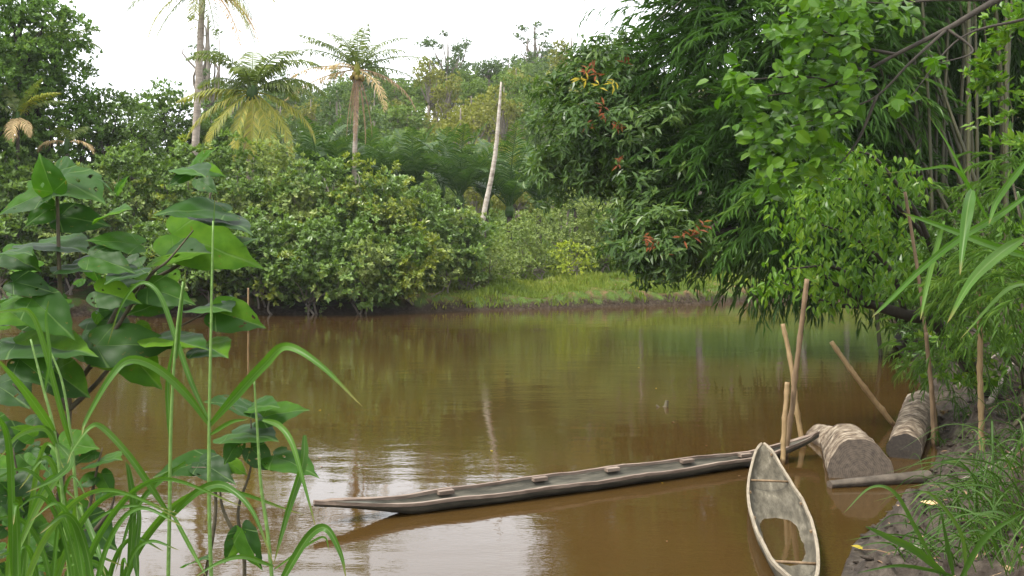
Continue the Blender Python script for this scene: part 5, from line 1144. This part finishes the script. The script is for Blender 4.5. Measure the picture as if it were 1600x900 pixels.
# grass clumps on the near right bank, each one a plant
GC = [(1560, 860, 34, 60, 'leafy grass clump second from the bottom right corner'), (1530, 830, 24, 52, 'grass clump in the middle of the mud slope'), (1595, 820, 34, 62, 'tall grass clump at the right edge above the corner clump'), (1595, 700, 30, 58, 'grass clump at the right edge by the grey root'), (1560, 750, 20, 46, 'grass clump between bamboo post and mud slope'), (1480, 830, 12, 34, 'thin grass tuft beside the tan fallen leaf'), (1570, 620, 26, 55, 'grass clump just right of the bamboo post'), (1505, 660, 18, 44, 'grass tuft between the stake and the bamboo post'), (1600, 560, 30, 60, 'high grass clump at the right edge under the feathery bamboo'), (1585, 890, 36, 60, 'grass clump in the bottom right corner'), (1500, 880, 24, 48, 'grass clump left of the bottom right corner clump'), (1560, 800, 28, 52, 'broad grass clump over the mud below the bamboo post'), (1600, 740, 28, 55, 'grass clump at the right edge beside the mud slope'), (1500, 760, 15, 34, 'small grass tuft on the bare mud'), (1445, 870, 14, 40, 'grass tuft nearest the pale canoe'), (1590, 650, 26, 50, 'grass clump at the right edge near the bamboo post'), (1545, 700, 16, 36, 'grass tuft just below the bamboo post'), (1480, 700, 12, 30, 'small grass tuft at the foot of the long thin stake')]
for (px, py, n, ln, lab) in GC:
    c = ground_at(px, py); root = thing('grass_clump', lab, 'grass', c, 'grass clumps on the near mud bank'); g = Geo()
    for k in range(int(n * 1.05)):
        a = rng.uniform(0, 6.28); R_ = rng.uniform(.25, 1.0) * ln / 60 * .75; b_ = c + np.array([rng.normal(0, .12), rng.normal(0, .12), -.03]); hh = R_ * rng.uniform(.35, 1.0)
        dx, dy = math.cos(a) * R_ - .1, math.sin(a) * R_ * .7 - .1; pts = np.array([b_, b_ + [dx * .3, dy * .3, hh * .8], b_ + [dx * .75, dy * .75, hh], b_ + [dx * 1.25, dy * 1.25, hh * rng.uniform(.3, .9)]])
        pp = [((v_[0] / v_[1]) * F + 800, HOR + (CAMH - v_[2]) / v_[1] * F, v_[1]) for v_ in pts]; blade(g, pp, rng.uniform(.008, .02) * F / c[1], rng, n=10, twist=.8)
    g.obj('blades', M['grass_n'], root, c, True)
reed('wide bladed grass leaning over the mud at the lower right', [(1500, 930, 5.6), (1480, 900, 5.6), (1470, 885, 5.6)],
     [(q([(1480, 900), (1430, 860), (1385, 838), (1352, 822)], 5.6, 5.3), 16), (q([(1470, 900), (1433, 830), (1398, 770), (1360, 762), (1318, 802)], 5.7, 5.5), 8), (q([(1490, 900), (1480, 850), (1470, 800)], 5.6, 5.5), 9), (q([(1500, 905), (1540, 840), (1600, 800)], 5.6, 5.2), 12), (q([(1490, 900), (1450, 890), (1400, 884), (1340, 895)], 5.6, 5.3), 8), (q([(1510, 900), (1500, 830), (1450, 770), (1420, 790)], 5.7, 5.5), 7)], name='reed', matn='grass_n')

# leaf litter and twigs on the mud
rng = np.random.RandomState(730); N = 5200; X_ = rng.uniform(2.5, 9, N); Y_ = rng.uniform(5.2, 17, N); dn = shore_dist(X_, Y_, near_shore); ok = (~in_river(X_, Y_)) & (dn > .12) & (rng.rand(N) < .25 + .5 * sst(.3, 2, dn)); X_, Y_ = X_[ok], Y_[ok]; n = len(X_)
P = np.stack([X_, Y_, height(X_, Y_) + .012], -1); g = Geo(); Ls = rng.uniform(.03, .12, n); leaves(g, P, rng.normal(0, 1, (n, 3)) * [1, 1, .15], rng.normal(0, .25, (n, 3)) + [0, 0, 1], Ls, Ls * rng.uniform(.25, .6, n), HEXA)
for k in range(170):
    i = rng.randint(n); a = rng.rand() * 6.28; l = rng.uniform(.1, .4); p0 = P[i]; p1 = p0 + [math.cos(a) * l, math.sin(a) * l, 0]; p1[2] = H1(p1[0], p1[1]) + .02; g.tube(np.array([p0, (p0 + p1) / 2 + [0, 0, .015], p1]), rng.uniform(.003, .009), 5)
tag(g.obj('leaf_litter', M['litter']), 'dead leaves and twigs scattered on the near mud bank', 'leaf litter', kind='stuff')
rng = np.random.RandomState(735); N = 3600; X_ = rng.uniform(2.6, 8, N); Y_ = rng.uniform(6.0, 16, N); dn = shore_dist(X_, Y_, near_shore); ok = (~in_river(X_, Y_) | (dn < .12)) & (rng.rand(N) < np.clip(1.1 - dn * .35, .15, 1)); X_, Y_ = X_[ok], Y_[ok]
t_ = (1 + 5 ** .5) / 2; IV = nz(np.array([(-1, t_, 0), (1, t_, 0), (-1, -t_, 0), (1, -t_, 0), (0, -1, t_), (0, 1, t_), (0, -1, -t_), (0, 1, -t_), (t_, 0, -1), (t_, 0, 1), (-t_, 0, -1), (-t_, 0, 1)]))
IF = np.array([(0, 11, 5), (0, 5, 1), (0, 1, 7), (0, 7, 10), (0, 10, 11), (1, 5, 9), (5, 11, 4), (11, 10, 2), (10, 7, 6), (7, 1, 8), (3, 9, 4), (3, 4, 2), (3, 2, 6), (3, 6, 8), (3, 8, 9), (4, 9, 5), (2, 4, 11), (6, 2, 10), (8, 6, 7), (9, 8, 1)])
n = len(X_); sz = .012 + .045 * rng.rand(n) ** 2.5; V_ = np.stack([X_, Y_, height(X_, Y_) + sz * .2], -1)[:, None] + IV[None] * sz[:, None, None] * rng.uniform(.6, 1.25, (n, 12, 1)) * rng.uniform(.6, 1.5, (n, 1, 3)) * [1, 1, .45]
g = Geo(); g.add(V_.reshape(-1, 3), [(IF[None] + (np.arange(n) * 12)[:, None, None]).reshape(-1, 3)]); tag(g.obj('mud_clods', M['ground'], None, (0, 0, 0), True), 'small clods and stones strewn over the near mud bank', 'mud', kind='stuff')
# a few larger things washed up on the mud
def fallen(label, px, py, L, mat, tint, seed):
    c = ground_at(px, py) + [0, 0, .03]; r_ = np.random.RandomState(seed); g = Geo(); a = r_.rand() * 6.28
    heart_leaf(g, c, c + np.array([math.cos(a), math.sin(a) * .8, .15]) * L, (0, -.3, 1), r_, .7); o = g.obj('fallen_leaf', M[mat], None, c, True); tag(o, label, 'leaf')
fallen('yellow fallen leaf on the wet mud near the pale canoe', 1346, 862, .085, 'yellow', None, 1)
M['tan'] = solid('dry_tan_leaf', [(.3, G(.34, .20, .09)), (.7, G(.55, .38, .20))], scale=20)
fallen('dry tan leaf lying higher on the mud slope', 1462, 796, .13, 'tan', None, 2)
for k, (x0, y0, x1, y1, r, lab) in enumerate([(1405, 868, 1458, 872, .018, 'short dark stick on the mud below the yellow leaf'), (1500, 755, 1590, 700, .02, 'long dead stick on the mud slope'), (1495, 610, 1590, 540, .035, 'pale dead branch lying along the eroded bank'), (1545, 640, 1600, 560, .045, 'grey exposed root at the right edge')]):
    a, b = ground_at(x0, y0) + [0, 0, r], ground_at(x1, y1) + [0, 0, r]; g = Geo(); mid = (a + b) / 2 + rng.normal(0, .04, 3); mid[2] = max(mid[2], H1(mid[0], mid[1]) + r)
    g.tube(curve([a, mid, b], 12), np.array([r, r * .8, r * .4]), 8, lump=.12); tag(g.obj('fallen_branch', M['bark'], None, a, True), lab, 'branch')

# ------------------------------------------------------------------ damp air over the valley
hz, ns, lk = newmat('damp_air'); pv = ns.new('ShaderNodeVolumePrincipled'); pv.inputs['Color'].default_value = (.93, .96, 1, 1); pv.inputs['Density'].default_value = .00020; o_ = ns.new('ShaderNodeOutputMaterial'); lk.new(pv.outputs[0], o_.inputs['Volume'])
x0, x1, y0, y1, z0, z1 = -440, 440, -20, 470, -4, 62
V = np.array([[x, y, z] for x in (x0, x1) for y in (y0, y1) for z in (z0, z1)], float)
g = Geo(); g.add(V, [np.array([[0, 1, 3, 2], [4, 6, 7, 5], [0, 4, 5, 1], [2, 3, 7, 6], [1, 5, 7, 3], [0, 2, 6, 4]])])
tag(g.obj('haze', hz), 'thin pale haze over the river valley', 'haze', kind='stuff')
